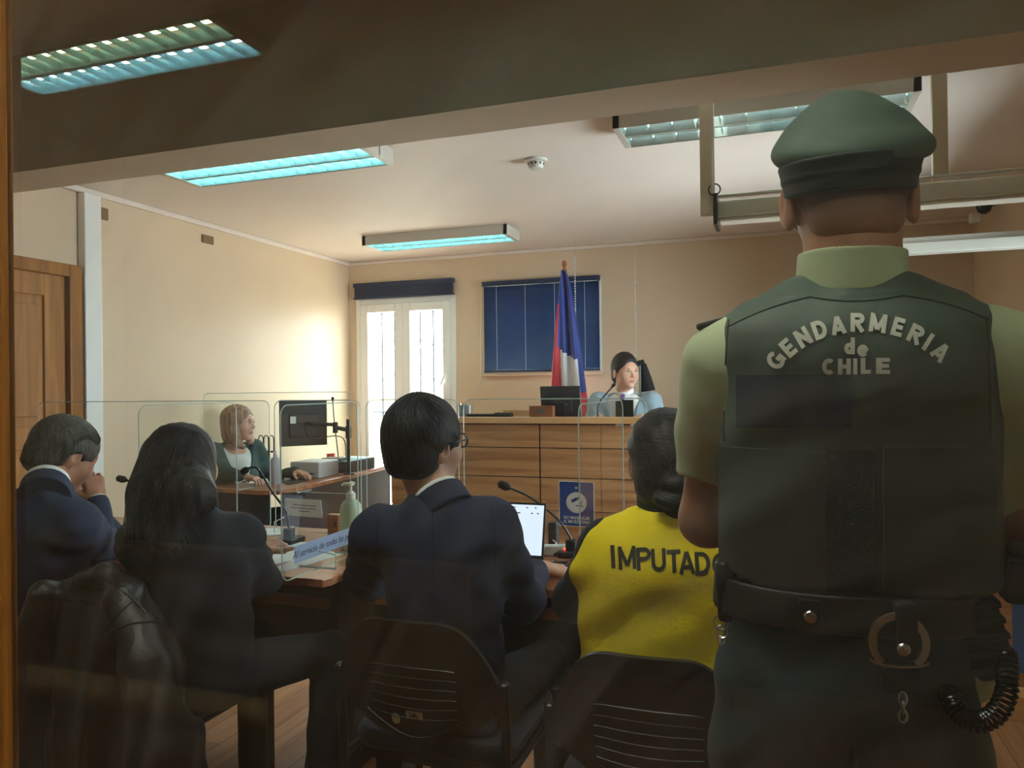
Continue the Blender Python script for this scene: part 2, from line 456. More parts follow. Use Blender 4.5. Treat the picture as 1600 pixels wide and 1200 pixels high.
# scuffed paint on the beam's lower edge
S('wall_left', [((XL-T, -2.7, 0), (XL, YB+T, 3.0))], peach)
WR = (3.2, 4.95, .95, 2.2)      # unseen window added in the right wall for more daylight
S('wall_right', [((XR, -2.7, 0), (XR+T, WR[0], 3.0)), ((XR, WR[1], 0), (XR+T, YB+T, 3.0)), ((XR, WR[0], 0), (XR+T, WR[1], WR[2])), ((XR, WR[0], WR[3]), (XR+T, WR[1], 3.0))], peach)
S('wall_front', [((XL, -2.7, 0), (XR, -2.55, ZG))], mat('gallery_wall', rgb(120, 100, 72), .7, var=.1))
WIN1 = (-3.66, -2.66, .08, 2.2); WIN2 = (-2.39, -1.35, 1.5, 2.28)
x0, x1, z0, z1 = WIN1; a0, a1, b0, b1 = WIN2
S('wall_back', [((XL, YB, 0), (x0, YB+T, 3)), ((x0, YB, 0), (x1, YB+T, z0)), ((x0, YB, z1), (x1, YB+T, 3)), ((x1, YB, 0), (a0, YB+T, 3)),
                ((a0, YB, 0), (a1, YB+T, b0)), ((a0, YB, b1), (a1, YB+T, 3)), ((a1, YB, 0), (XR, YB+T, 3))], peach)
# cornice
S('trim_2', [((XL, 2.63, ZC-.035), (XL+.03, YB, ZC)), ((XL+.03, YB-.03, ZC-.03), (XR, YB, ZC))], white_p, .008)
S('baseboard_left', [((XL, 3.45, 0), (XL+.015, YB, .08))], door_w)
S('trim_3', [((XL, 3.295, 0), (XL+.055, 3.41, ZC-.035))], pvc, .006)          # the white upright duct by the door
S('trim_4', [((.35, 4.8, 2.105), (XR, 4.9, 2.165)), ((.35, 4.83, 2.165), (XR, 4.9, 2.2))], white_m, .004)     # long white rail across the right corner
# door in the left wall
dr = struct(thing('door_1', (XL, 2.85, 0)))
m = MB()
for a, b in (((XL, 3.2, 0), (XL+.05, 3.28, 2.09)), ((XL, 2.42, 0), (XL+.05, 2.5, 2.09)), ((XL, 2.5, 2.02), (XL+.05, 3.2, 2.09))): m.box(a, b)
m.build('door_frame', post_w, dr, bevel=.006)
m = MB(); m.box((XL, 2.5, 0), (XL+.012, 3.2, 2.02))
for a, b in (((2.5, 0), (2.62, 2.02)), ((3.06, 0), (3.18, 2.02)), ((2.62, 1.9), (3.06, 2.02)), ((2.62, 1.08), (3.06, 1.2)), ((2.62, 0), (3.06, .16))):
    m.box((XL+.012, a[0], a[1]), (XL+.028, b[0], b[1]))
for a, b in (((2.66, 1.25), (3.02, 1.85)), ((2.66, .2), (3.02, 1.04))): m.box((XL+.012, a[0], a[1]), (XL+.02, b[0], b[1]))
m.build('door_leaf', door_w, dr, bevel=.004)
m = MB(); m.tube([(XL+.028, 2.58, 1.02), (XL+.07, 2.58, 1.02), (XL+.075, 2.68, 1.02)], .009, 8); m.box((XL+.028, 2.56, .95), (XL+.034, 2.6, 1.09))
m.build('handle', mat('brass', rgb(190, 160, 90), .3, 1), dr)
# ---------------- glass partition of the gallery
GY = .535
gp = struct(thing('window_3', (.4, GY, 0)))
m = MB(); m.box((XL, GY, .9), (XR, GY+.001, ZG)); 
m.v = []; m.f = []; m.mi = []
m.add([(XL, GY, .9), (XR, GY, .9), (XR, GY, ZG), (XL, GY, ZG)], [(0, 1, 2, 3)])
m.build('pane', glass_mat('partition_glass', (.95, .97, .93, 1), 1.7, dust=.085), gp)
fx = W(22, 600, GY)[0]
m = MB(); m.box((fx-.1, GY-.012, .9), (fx, GY-.003, ZG)); m.box((fx-.1, GY+.003, .9), (fx-.012, GY+.012, ZG))
m.build('post', post_w, gp, bevel=.003)
m = MB(); m.box((XL, GY-.05, 0), (XR, GY+.02, .9)); m.build('lower_panel', post_w, gp)
# ---------------- french window
w = struct(thing('window_1', ((x0+x1)/2, YB, z0)))
m = MB(); fw = .055
def framed(m, xa, xb, za, zb, t, y0_, y1_):
    for a, b in (((xa, za), (xa+t, zb)), ((xb-t, za), (xb, zb)), ((xa+t, zb-t), (xb-t, zb)), ((xa+t, za), (xb-t, za+t))): m.box((a[0], y0_, a[1]), (b[0], y1_, b[1]))
framed(m, x0, x1, z0, z1, .05, YB-.01, YB+.06); m.build('window_frame', pvc, w, bevel=.004)
xm = (x0+x1)/2-.02
for (xa, xb) in ((x0+.05, xm), (xm, x1-.05)):
    m = MB(); framed(m, xa, xb, z0+.05, z1-.05, .075, YB-.02, YB+.035)
    sash = m.build('sash', pvc, w, bevel=.005)
    m = MB(); q = [(xa+.075, YB+.01, z0+.12), (xb-.075, YB+.01, z0+.12), (xb-.075, YB+.01, z1-.12), (xa+.075, YB+.01, z1-.12)]
    m.add(q, [(0, 1, 2, 3)]); m.build('pane', glass_mat('window_glass', (.97, .99, 1, 1), 1), sash)
m = MB(); m.box((x1-.1, YB-.03, 1.42), (x1-.075, YB-.02, 1.54)); m.tube([(x1-.087, YB-.03, 1.5), (x1-.087, YB-.06, 1.5), (x1-.13, YB-.062, 1.4)], .008, 8)
m.build('handle', pvc, w)
dark = mat('dark_iron', rgb(60, 66, 78), .5, .6)
m = MB()
for k in range(7):
    x = x0+.1+k*.135; m.tube([(x, YB+.3, -.02), (x, YB+.3, z1)], .008, 6)
    for z in np.arange(z0+.1, z1, .32): m.lathe([(.004, -.03), (.012, -.01), (.012, .01), (.004, .03)], (x, YB+.3, z+(k % 2)*.05), 8)
for z in (z0+.05, 1.15, z1-.03): m.tube([(x0, YB+.3, z), (x1, YB+.3, z)], .009, 6)
tag(m.build('window_grille', dark, base=((x0+x1)/2, YB+.3, -.02)), 'thin iron security grille outside the bright white glazed door', 'grille')
# ---------------- high window with blind
w2 = struct(thing('window_2', ((a0+a1)/2, YB, b0)))
m = MB(); framed(m, a0, a1, b0, b1, .035, YB-.012, YB+.07); m.box(((a0+a1)/2-.03, YB+.02, b0), ((a0+a1)/2+.03, YB+.07, b1)); m.build('window_frame', pvc, w2, bevel=.003)
m = MB(); m.box((a0-.02, YB-.035, b0-.03), (a1+.02, YB, b0)); m.build('window_sill', peach, w2, bevel=.003)
m = MB(); m.add([(a0, YB+.04, b0), (a1, YB+.04, b0), (a1, YB+.04, b1), (a0, YB+.04, b1)], [(0, 1, 2, 3)]); m.build('pane', MATS['window_glass'], w2)
blue = mat('blue_slat', rgb(34, 68, 108), .3, spec=.7, trans=.38)
bl = thing('venetian_blind', ((a0+a1)/2, YB-.03, b1), 'dark blue slatted blind lowered over the high window behind the flag', 'blind', 'blue venetian blinds on the back wall')
m = MB(); N = 44
for k in range(N):
    z = b0+.025+(b1-b0-.05)*k/N; t = .010
    m.add([(a0+.01, YB-.040, z-t), (a1-.01, YB-.040, z-t), (a1-.01, YB-.030, z+t), (a0+.01, YB-.030, z+t)], [(0, 1, 2, 3)])
m.build('slats', blue, bl, solid=.0008)
m = MB(); m.box((a0, YB-.055, b1-.03), (a1, YB-.014, b1+.012)); m.build('head_rail', mat('blue_rail', rgb(30, 44, 78), .35), bl, bevel=.002); MB().box((a0+.01, YB-.05, b0+.005), (a1-.01, YB-.025, b0+.022)).build('bottom_rail', MATS['blue_rail'], bl, bevel=.002)
m = MB()
for x in (a0+.13, a0+.39, a0+.65, a0+.91): m.tube([(x, YB-.044, b0+.01), (x, YB-.044, b1)], .0016, 5)
m.tube([(a0-.01, YB-.05, b1-.03), (a0-.03, YB-.04, b0-.08), (a0-.07, YB-.03, b0-.13)], .002, 5); m.lathe([(.004, -.02), (.008, 0), (.003, .01)], (a0-.07, YB-.03, b0-.14), 8)
m.build('cords', mat('cord', rgb(200, 200, 200), .6), bl)
bl = thing('venetian_blind', ((x0+x1)/2, YB-.03, z1), 'navy slatted blind drawn up into a bundle above the glazed door', 'blind', 'blue venetian blinds on the back wall')
m = MB()
for k in range(16): m.box((x0+.01, YB-.055, z1+.012+k*.0058), (x1-.01, YB-.022, z1+.0158+k*.0058))
m.build('slats', mat('navy_slat', rgb(44, 58, 88), .4), bl)
m = MB(); m.box((x0, YB-.06, z1+.105), (x1, YB-.01, z1+.145)); m.build('head_rail', MATS['blue_rail'], bl, bevel=.002); MB().box((x0, YB-.06, z1), (x1, YB-.018, z1+.012)).build('bottom_rail', MATS['blue_rail'], bl, bevel=.002)
w3 = struct(thing('added_window', (XR, (WR[0]+WR[1])/2, WR[2])))  # window added out of view to brighten the room
m = MB(); xa_, xb_ = XR+.05, XR+.1
for a, b in (((WR[0], WR[2]), (WR[0]+.05, WR[3])), ((WR[1]-.05, WR[2]), (WR[1], WR[3])), ((WR[0], WR[2]), (WR[1], WR[2]+.05)), ((WR[0], WR[3]-.05), (WR[1], WR[3])), ((4.04, WR[2]), (4.1, WR[3]))): m.box((xa_, a[0], a[1]), (xb_, b[0], b[1]))
m.build('window_frame', pvc, w3, bevel=.003)  # frame of the added window
m = MB(); m.add([(XR+.07, WR[0], WR[2]), (XR+.07, WR[1], WR[2]), (XR+.07, WR[1], WR[3]), (XR+.07, WR[0], WR[3])], [(0, 1, 2, 3)]); m.build('pane', MATS['window_glass'], w3)  # pane of the added window
for nm_, lc_, rot_, sx_, sy_ in (('daylight_left', ((x0+x1)/2, YB+.2, (z0+z1)/2), (R_(90), 0, 0), x1-x0, z1-z0), ('added_portal_right', (XR+.2, 4.075, 1.575), (R_(90), 0, R_(-90)), WR[1]-WR[0], WR[3]-WR[2])):  # the right portal serves the added window
    ld = bpy.data.lights.new(nm_, 'AREA'); ld.shape = 'RECTANGLE'; ld.size = sx_; ld.size_y = sy_; ld.cycles.is_portal = True
    lo_ = bpy.data.objects.new(nm_, ld); COL.objects.link(lo_); lo_.location = lc_; lo_.rotation_euler = rot_
    if nm_ == 'daylight_left': lo_.rotation_euler = (R_(-90), 0, 0)
    else: lo_.rotation_euler = (0, R_(90), 0)
# ---------------- outside
S('ground_outside', [((-14, YB+T, -.1), (8, 22, -.02))], mat('yard', rgb(196, 188, 170), .9, var=.2))
o = MB().box((-10, 12.5, 0), (4, 12.8, 2.1)).build('garden_wall', mat('yard_wall', rgb(215, 200, 168), .9, var=.25, vscale=3), base=(-3, 12.6, 0)); tag(o, 'sunlit pale yard wall seen through the glazed door', 'wall')
m = MB()
for z in (1.05, 1.22, 1.34): m.tube([(-9, 9.6, z), (0, 9.6, z)], .02, 6)
for k in range(16): m.tube([(-9+k*.6, 9.6, 0), (-9+k*.6, 9.6, 1.34)], .018, 6)
tag(m.build('yard_railing', mat('railing_paint', rgb(150, 146, 96), .7), base=(-4, 9.6, 0)), 'low yellowish railing in the bright yard outside the glazed door', 'railing')
# ---------------- ceiling lights
tube_on = mat('lit_tube', (1, 1, 1, 1), .5, emis=(.62, .97, 1.0, 1), es=TUBE)
tube_g1 = mat('lit_tube_warm', (1, 1, 1, 1), .5, emis=(.86, 1.0, .62, 1), es=TUBEG*.55)
tube_g2 = mat('lit_tube_cool', (1, 1, 1, 1), .5, emis=(.55, .92, 1.0, 1), es=TUBEG)
fill_mid = mat('fill_tube_front', (1, 1, 1, 1), .5, emis=(1.0, .97, .84, 1), es=FILL_FRONT)
fill_row = mat('fill_tube_row', (1, 1, 1, 1), .5, emis=(1.0, .98, .9, 1), es=FILL_ROW)
tube_off = mat('unlit_tube', rgb(225, 235, 235), .25)
alu = mat('louvre_aluminium', rgb(140, 182, 186), .35, .1)
chrome = mat('louvre_chrome', rgb(225, 232, 232), .10, .9)
hous = mat('lamp_housing', rgb(196, 190, 176), .45)
def light(loc, label, mats, L=1.18, Wd=.29, H=.075, louv=alu, ncell=13, gaps=True):
    t = thing('ceiling_light', loc, label, 'ceiling light'); x, y, z = loc     # z = ceiling
    def P(a, b): return (x+a[0], y+a[1], z+a[2]), (x+b[0], y+b[1], z+b[2])
    l, w_ = L/2, Wd/2
    m = MB()
    for a, b in (((-l, -w_, -.004), (l, w_, 0)), ((-l, -w_, -H), (l, -w_+.006, 0)), ((-l, w_-.006, -H), (l, w_, 0)), ((-l, -w_, -H), (-l+.03, w_, 0)), ((l-.03, -w_, -H), (l, w_, 0)), ((-l, -.006, -H+.004), (l, .006, 0))): m.box(*P(a, b))
    m.build('housing', hous, t, bevel=.002)
    for s_, mt in zip((-1, 1), mats):
        yc = y+s_*w_/2
        m = MB(); m.tube([(x-l+.04, yc, z-.03), (x+l-.04, yc, z-.03)], .013, 12); m.build('lamp_tube', mt, t)
        m = MB(); n = ncell; dx = (L-.06)/n
        for k in range(n+1):
            xx = x-l+.03+k*dx
            m.add([(xx-.004, yc-w_/2+.012, z-.047), (xx-.004, yc+w_/2-.012, z-.047), (xx, yc+w_/2-.012, z-H+.002), (xx, yc-w_/2+.012, z-H+.002), (xx+.004, yc-w_/2+.012, z-.047), (xx+.004, yc+w_/2-.012, z-.047)], [(0, 1, 2, 3), (3, 2, 5, 4), (4, 5, 1, 0)])
        for sy in (-1, 1):
            ya = yc+sy*(w_/2-.012); yb_ = yc+sy*(w_/2-.03)
            m.add([(x-l+.03, ya, z-H+.002), (x+l-.03, ya, z-H+.002), (x+l-.03, yb_, z-.03), (x-l+.03, yb_, z-.03)], [(0, 1, 2, 3)])
        m.build('louvre', louv, t)
    return t
light((-2.34, 3.2, ZC), 'lit ceiling light half hidden by the beam at the left', (tube_on, tube_on))
light((-2.39, 5.3, ZC), 'lit box ceiling light near the back wall above the glazed door', (tube_on, tube_on))
light((-.05, 3.36, ZC), 'mirror louvre ceiling light above the officer cap and the screen frame', (tube_on, tube_on), louv=chrome, ncell=11)
light((-2.56, -1.38, ZG), 'gallery ceiling light behind the viewer, mirrored in the glass partition', (tube_g2, tube_g1), L=1.27, Wd=.34, ncell=15)
light((.3, -.35, ZG), 'added fill light on the gallery ceiling above the partition, outside the picture', (fill_mid, fill_mid))  # unseen lamp added to light the officer's back and cap
light((-.6, 1.15, ZG), 'added fill light above the seated row, outside the picture', (fill_row, fill_row))  # unseen lamp added to brighten the seated row
# smoke detector
p = (-1.15, 3.76, ZC); t = thing('smoke_detector', p, 'round white smoke detector on the ceiling between the lights', 'smoke detector')
MB().lathe([(.06, 0), (.06, -.008), (.052, -.014), (.05, -.014)], p).build('base', white_m, t, smooth=True)
m = MB().lathe([(.04, -.014), (.04, -.034), (.034, -.046), (.02, -.05), (.001, -.05)], p)
m.build('sensor_head', white_m, t, smooth=True)
m = MB()
for k in range(10):
    a = k*.628; m.box((p[0]+.0385*math.cos(a)-.004, p[1]+.0385*math.sin(a)-.004, p[2]-.03), (p[0]+.0385*math.cos(a)+.004, p[1]+.0385*math.sin(a)+.004, p[2]-.02))
m.build('vent', mat('dark_plastic', rgb(38, 38, 40), .5), t)
# small brown plates on left wall
brown = mat('brown_plate', rgb(128, 100, 72), .6)
for (ya, yb_, lab) in ((3.42, 3.5, 'brown rectangular cover plate high on the left wall beside the white duct'), (4.29, 4.4, 'brown rectangular cover plate high on the left wall away from the duct')):
    za, zb = (2.395, 2.465) if ya < 4 else (2.405, 2.462)
    tag(MB().box((XL, ya, za), (XL+.012, yb_, zb)).build('wall_plate', brown, base=(XL, ya, za), bevel=.002), lab, 'cover plate', 'brown plates on the left wall')
# projection screen
t = thing('projection_screen', (.55, 3.15, ZC), 'rolled projection screen in a beige case hung from ceiling posts', 'projection screen')
scr = mat('screen_case', rgb(240, 234, 216), .45, bump=.02)
m = MB().box((-.215, 3.09, 2.035), (1.34, 3.2, 2.1)); m.box((-.2, 3.10, 2.02), (1.34, 3.19, 2.035)); m.build('case', scr, t, bevel=.006)
m = MB().tube([(-.215, 3.06, 2.108), (1.34, 3.06, 2.108)], .008, 10); m.build('rod', pvc, t, smooth=True)
for x in (-.265, .545):
    m = MB().box((x, 3.06, 2.04 if x < 0 else 2.1), (x+.05, 3.09, ZC)); m.build('post', scr, t, bevel=.002)
m = MB().box((-.215, 3.045, 2.0), (-.2, 3.2, 2.12)); m.tube([(-.21+.022*math.sin(a), 3.05, 2.135+.022*math.cos(a)) for a in np.linspace(0, 5.6, 14)], .003, 6)
m.build('end_bracket', mat('dark_metal', rgb(50, 50, 52), .4, .8), t)
m = MB().tube([(-.212, 3.052, 2.1), (-.212, 3.052, ZC)], .004, 6); m.build('cable', pvc, t)
# security camera, right back corner
c = W(1518, 340, 5.6); t = thing('security_camera', (c[0], 5.6, c[2]+.12), 'small white dome security camera in the right back corner', 'camera')
m = MB().box((c[0]-.01, 5.57, c[2]-.035), (c[0]+.045, 5.63, c[2]+.025)); m.tube([(c[0]+.03, 5.6, c[2]+.02), (c[0]+.12, 5.6, c[2]+.07), (XR, 5.6, c[2]+.09)], .016, 10); m.build('body', pvc, t, bevel=.008)
m = MB().lathe([(.045, .03), (.046, 0), (.035, -.028), (.012, -.042), (.001, -.044)], (c[0]+.06, 5.55, c[2]+.05), 20); m.build('dome', mat('black_gloss', rgb(16, 18, 22), .08), t, smooth=True)
# bead chains
bead = mat('bead', rgb(215, 222, 230), .25, .3)
for px, ya, yb_, lab in ((991, 373, 612, 'long white bead chain hanging from the ceiling behind the seated official'), (898, 402, 520, 'shorter white bead chain hanging in front of the blue blind')):
    a = W(px, ya, 6.0); b = W(px, yb_, 6.0); a[2] = min(a[2], ZC)
    m = MB(); n = int((a[2]-b[2])/.021)
    for k in range(n+1):
        z = b[2]+(a[2]-b[2])*k/n; m.lathe([(.002, -.007), (.0068, -.003), (.0068, .003), (.002, .007)], (a[0], 6.0, z), 7)
    m.tube([tuple(a), (a[0], 6.0, b[2])], .0012, 4); m.tube([(a[0], 6.0, a[2]), (a[0], 6.0, ZC)], .0012, 4)
    tag(m.build('bead_chain', bead, base=(a[0], 6.0, ZC), smooth=False), lab, 'bead chain', 'bead chains in front of the back wall')
# flag
fp = W(882, 411, 5.85); FX, FYY, FZ = fp
t = thing('national_flag', (FX, FYY, .35), 'Chilean flag hanging limp from a wooden pole by the blue blind', 'flag')
fb = (FX+.03, FYY, .35)
m = MB().tube([fb, (FX, FYY, FZ-.03)], .017, 12); m.lathe([(.008, -.03), (.021, -.02), (.021, -.012), (.012, -.006), (.019, 0), (.017, .012), (.004, .02)], (FX, FYY, FZ), 14); m.build('pole', wood('pole_wood', rgb(150, 78, 36), rgb(180, 104, 56), 2), t, smooth=True)
m = MB().lathe([(.16, 0), (.16, .03), (.05, .05), (.03, .16), (.022, .17)], fb, 24); m.build('stand', wood('pole_wood', rgb(150, 78, 36), rgb(180, 104, 56), 2), t, smooth=True)
fr = mat('flag_red', rgb(200, 38, 52), .6, sheen=.3, bump=.05, bscale=300); fw_ = mat('flag_white', rgb(232, 234, 238), .6, sheen=.3); fbm = mat('flag_blue', rgb(30, 56, 140), .6, sheen=.3)
PW = 1
def flagpt(u, v):
    # v 0 bottom .. 1 top; width grows downwards, folded fan
    z = FZ-.06-(1-v)*1.22
    wd_ = .035+.30*(1-v)**.75
    x = FX+.012-(.03+.12*(1-v)**.9)*1.0+u*wd_*1.0
    y = FYY-.035-.035*(1-v)*math.sin(u*17+2.2*v)-.02*math.sin(u*9)
    return (x, y, z-.05*math.sin(u*3.1)*(1-v))
m = MB(); NU, NV = 60, 60
m.grid(flagpt, NU, NV); mi = []
for j in range(NV):
    for i in range(NU):
        u, v = (i+.5)/NU, (j+.5)/NV
        # blue canton near the top, white centre fold, red edges
        bl_ = v > .53-.12*u and not (u < .12 and v < .78)
        if u > .86 and v > .22: bl_ = True
        if bl_: k = 2
        elif u < .28-.25*max(0, v-.3) and v < .8: k = 0
        elif u > .86: k = 0
        else: k = 1
        mi.append(k)
m.mi = mi
m.build('cloth', [fr, fw_, fbm], t, smooth=True, solid=.002)
# ---------------- judge's bench
BY = 4.6; BX0, BX1, BZ = -2.46, .75, 1.185
bw = wood('bench_wood', rgb(150, 98, 60), rgb(206, 154, 106), 0, .8, .35, c3=rgb(184, 130, 86))
bw2 = wood('bench_top_wood', rgb(204, 152, 100), rgb(228, 180, 128), 0, .8, .35)
t = thing('judges_bench', ((BX0+BX1)/2, BY, 0), 'long wooden bench with board panels and pale top rail', 'bench')
m = MB().box((BX0, BY+.02, 0), (BX1, BY+.05, BZ-.03)); m.box((BX0, BY+.02, 0), (BX0+.03, 5.1, BZ-.03)); m.box((BX1-.03, BY+.02, 0), (BX1, 5.1, BZ-.03)); m.build('carcass', mat('dark_gap', rgb(46, 30, 20), .7), t)
xs = [BX0, -1.945, -1.405, -.53, .12, BX1]; zs = [0.02, .2, .4, .598, .804, .99, BZ-.045]
xs = [BX0, -1.405, -.53, .12, BX1]
for i in range(len(xs)-1):
    m = MB()
    for j in range(len(zs)-1): m.box((xs[i]+.005, BY, zs[j]+.003), (xs[i+1]-.005, BY+.022, zs[j+1]-.003))
    m.build('board_panel', bw, t, bevel=.0015)
m = MB().box((BX0-.02, BY-.03, BZ-.04), (BX1+.02, BY+.1, BZ)); m.build('top_rail', bw2, t, bevel=.004)
m = MB().box((BX0, BY+.1, .35+.72), (BX1, 5.12, .35+.75)); m.build('inner_desk', bw2, t)
m = MB().box((BX0, 5.08, BZ-.03), (BX0+.8, 5.1, BZ+.03));
S('trim_5', [((-2.66, BY+.3, 0), (XR, YB, .35))], bw)     # raised platform
# papers / clutter on the bench rail
dkp = MATS['dark_plastic']; blk = mat('black_plastic', rgb(20, 21, 24), .38); blk2 = mat('charcoal_plastic', rgb(38, 40, 44), .5)
paper = mat('paper', rgb(236, 240, 238), .8); silver = mat('silver_metal', rgb(190, 192, 196), .25, 1); steel = mat('steel', rgb(150, 150, 150), .3, 1)
for px, lab in ((967, 'small white sticker on the bench below the laptop, seen through acrylic'), (990, 'small white sticker on the bench right of the acrylic edge')):
    q = W(px, 661, BY-.001); tag(MB().box((q[0]-.02, BY-.003, q[2]-.02), (q[0]+.02, BY-.0005, q[2]+.02)).build('sticker', paper, base=tuple(q)), lab, 'sticker', 'white stickers on the bench')
z = BZ
# desktop monitor (back view) on the bench
def monitor(name, c, w_, h, rz, tilt, label, stand=True, stripe=False, arm=None, zb=None, led=None):
    M = Matrix.Translation(Vector(c)) @ Matrix.Rotation(R_(rz), 4, 'Z') @ Matrix.Rotation(R_(tilt), 4, 'X')
    t = thing(name, (c[0], c[1], zb if zb is not None else c[2]-h/2), label, 'monitor')
    m = MB().box((-w_/2, -.012, -h/2), (w_/2, .008, h/2), M); m.box((-w_*.3, -.035, -h*.3), (w_*.3, -.012, h*.2), M); m.build('casing', blk2, t, bevel=.004)
    m = MB().box((-w_/2+.012, .0085, -h/2+.015), (w_/2-.012, .0095, h/2-.012), M); m.build('screen', mat('dim_screen', rgb(30, 40, 60), .2, emis=(.5, .6, .8, 1), es=.4), t)
    if stand:
        m = MB().box((-.035, -.05, -h/2-.06), (.035, -.03, 0), M); mm = Matrix.Translation(Vector((c[0], c[1], 0))) @ Matrix.Rotation(R_(rz), 4, 'Z')
        m.box((-.1, -.12, zb), (.1, .06, zb+.012), mm); m.box((-.035, -.05, zb), (.035, -.03, c[2]-h/2), mm); m.build('stand', blk, t, bevel=.003)
    if stripe:
        m = MB().box((-.05, -.0365, -.012), (.05, -.0352, -.004), M); m.build('badge', silver, t)
    return t, M
# monitors face the seated people (screen side +y local)
q = W(876, 628, 4.78); monitor('computer_monitor', (q[0], q[1], q[2]), .46-.2, .21, 4, 12, 'black monitor seen from behind on the bench in front of the flag', stripe=True, zb=1.1)
q = W(973, 637, 4.8); t = thing('laptop', (q[0], 4.8, 1.1), 'open dark laptop lid on the bench in front of the grey suited man', 'laptop')
m = MB().box((q[0]-.045, 4.79, 1.11), (q[0]+.07, 4.8, q[2]+.05)); m.build('lid', blk, t, bevel=.003)
MB().box((q[0]-.045, 4.8, 1.1), (q[0]+.07, 5.0, 1.115)).build('base', blk, t, bevel=.002)
q = W(847, 641, 4.66); t = thing('wooden_box', (q[0], 4.66, BZ), 'small reddish wooden box with a dark emblem on the bench rail', 'box')
MB().box((q[0]-.078, 4.63, BZ), (q[0]+.078, 4.69, BZ+.07)).build('body', wood('box_wood', rgb(120, 66, 42), rgb(160, 96, 66), 0), t, bevel=.003)
M = frameM((q[0], 4.628, BZ+.036), (1, 0, 0), (0, 0, 1), (0, -1, 0)); m = MB().prism([(.026*math.cos(a), .017*math.sin(a)) for a in np.linspace(0, 2*math.pi, 20)[:-1]], 0, .002, M); m.box((-.03, -.003, .002), (.03, .003, .003), M); m.build('emblem', mat('emblem_dark', rgb(90, 84, 80), .5), t)
q = W(727, 636, 4.7); t = thing('clear_holder', (q[0], 4.7, BZ), 'clear acrylic holder with white cards at the bench left end', 'holder')
MB().box((q[0]-.04, 4.66, BZ), (q[0]+.05, 4.72, BZ+.09)).build('case', glass_mat('acrylic', (.93, .96, .96, 1), 1.6), t, bevel=.003)
MB().box((q[0]-.025, 4.67, BZ+.004), (q[0]+.04, 4.70, BZ+.075)).build('cards', paper, t)
q = W(770, 644, 4.68); m = MB().box((q[0]-.17, 4.64, BZ), (q[0]+.13, 4.72, BZ+.018)); m.box((q[0]+.02, 4.65, BZ+.018), (q[0]+.13, 4.7, BZ+.026))
tag(m.build('keyboard', blk, base=(q[0], 4.68, BZ), bevel=.003), 'flat black keyboard lying on the bench rail left of the wooden box', 'keyboard')
q = W(810, 641, 4.75); tag(MB().box((q[0]-.12, 4.78, 1.1), (q[0]+.14, 5.0, 1.225)).build('file_box', bw2, base=(q[0], 4.9, 1.1), bevel=.003), 'pale wooden tray standing behind the keyboard on the bench', 'tray')
q = W(1035, 645, 4.66); m = MB().box((q[0]-.05, 4.63, BZ), (q[0]+.12, 4.68, BZ+.025)); m.tube([(q[0]-.07, 4.64, BZ+.01), (q[0], 4.65, BZ+.045), (q[0]+.05, 4.66, BZ+.03)], .016, 8)
tag(m.build('desk_telephone', blk, base=(q[0], 4.66, BZ), bevel=.006), 'black telephone at the right of the grey suited man on the bench', 'telephone')
q = W(1047, 641, 4.75); tag(MB().box((q[0]-.03, 4.72, BZ-.085), (q[0]+.12, 4.95, BZ+.022)).build('paper_pile', paper, base=(q[0], 4.8, 1.1), bevel=.002), 'white paper pile behind the telephone on the bench', 'papers')
# gooseneck microphones
def mic(base, neck, head_len, head_r, label, base_m=True, name='gooseneck_microphone'):
    t = thing(name, base, label, 'microphone', 'gooseneck microphones')
    b = Vector(base)
    if base_m:
        m = MB().prism(rr_poly(-.045, -.06, .045, .06, .02), 0, .022, Matrix.Translation(b)); m.prism(rr_poly(-.02, -.02, .02, .02, .01), .02, .06, Matrix.Translation(b)); m.build('base', blk, t, bevel=.004)
    m = MB().tube(neck[:-1], .0045, 8); m.tube([neck[-2], neck[-1]], .006, 8); m.build('neck', blk, t, smooth=True)
    a = Vector(neck[-1]); d = (a-Vector(neck[-2])).normalized()
    m = MB().tube([a-d*.006, a, a+d*head_len*.25, a+d*head_len*.8, a+d*head_len], [head_r*.4, head_r*.7, head_r, head_r*.9, head_r*.3], 14); m.build('capsule', mat('foam_black', rgb(24, 26, 28), .9, bump=.5, bscale=400), t, smooth=True)
    return t
def curve3(p, n=14):
    P = [Vector(x) for x in p]; out = []
    for i in range(len(P)-1):
        a = P[max(i-1, 0)]; b = P[i]; c = P[i+1]; d = P[min(i+2, len(P)-1)]
        for k in range(n):
            s = k/n; out.append(.5*((2*b)+(c-a)*s+(2*a-5*b+4*c-d)*s*s+(3*b-a-3*c+d)*s**3))
    out.append(P[-1]); return out
a = W(935, 632, 4.75); b = W(957, 604, 4.75); mic((a[0], 4.75, 1.1), curve3([(a[0], 4.75, 1.15), tuple(a), tuple(b)], 8), .03, .011, 'thin black microphone in front of the grey suited man at the bench')
# stand with black cloth behind judge
a = W(1000, 568, 5.5); t = thing('garment_stand', (a[0], 5.5, .35), 'slim metal stand holding folded black cloth beside the grey suited man', 'stand')
MB().tube([(a[0], 5.5, .35), tuple(a)], .008, 8).build('pole', steel, t, smooth=True)
m = MB().tube([tuple(a+np.array([-.02, 0, .0])), tuple(a+np.array([.03, 0, .01]))], .02, 8)
m.tube([tuple(a+np.array([.02, .02, .0])), tuple(a+np.array([.035, .03, -.1])), tuple(a+np.array([.05, .03, -.2]))], [.02, .04, .055], 12); m.build('cloth', mat('black_cloth', rgb(16, 16, 20), .9), t, smooth=True)
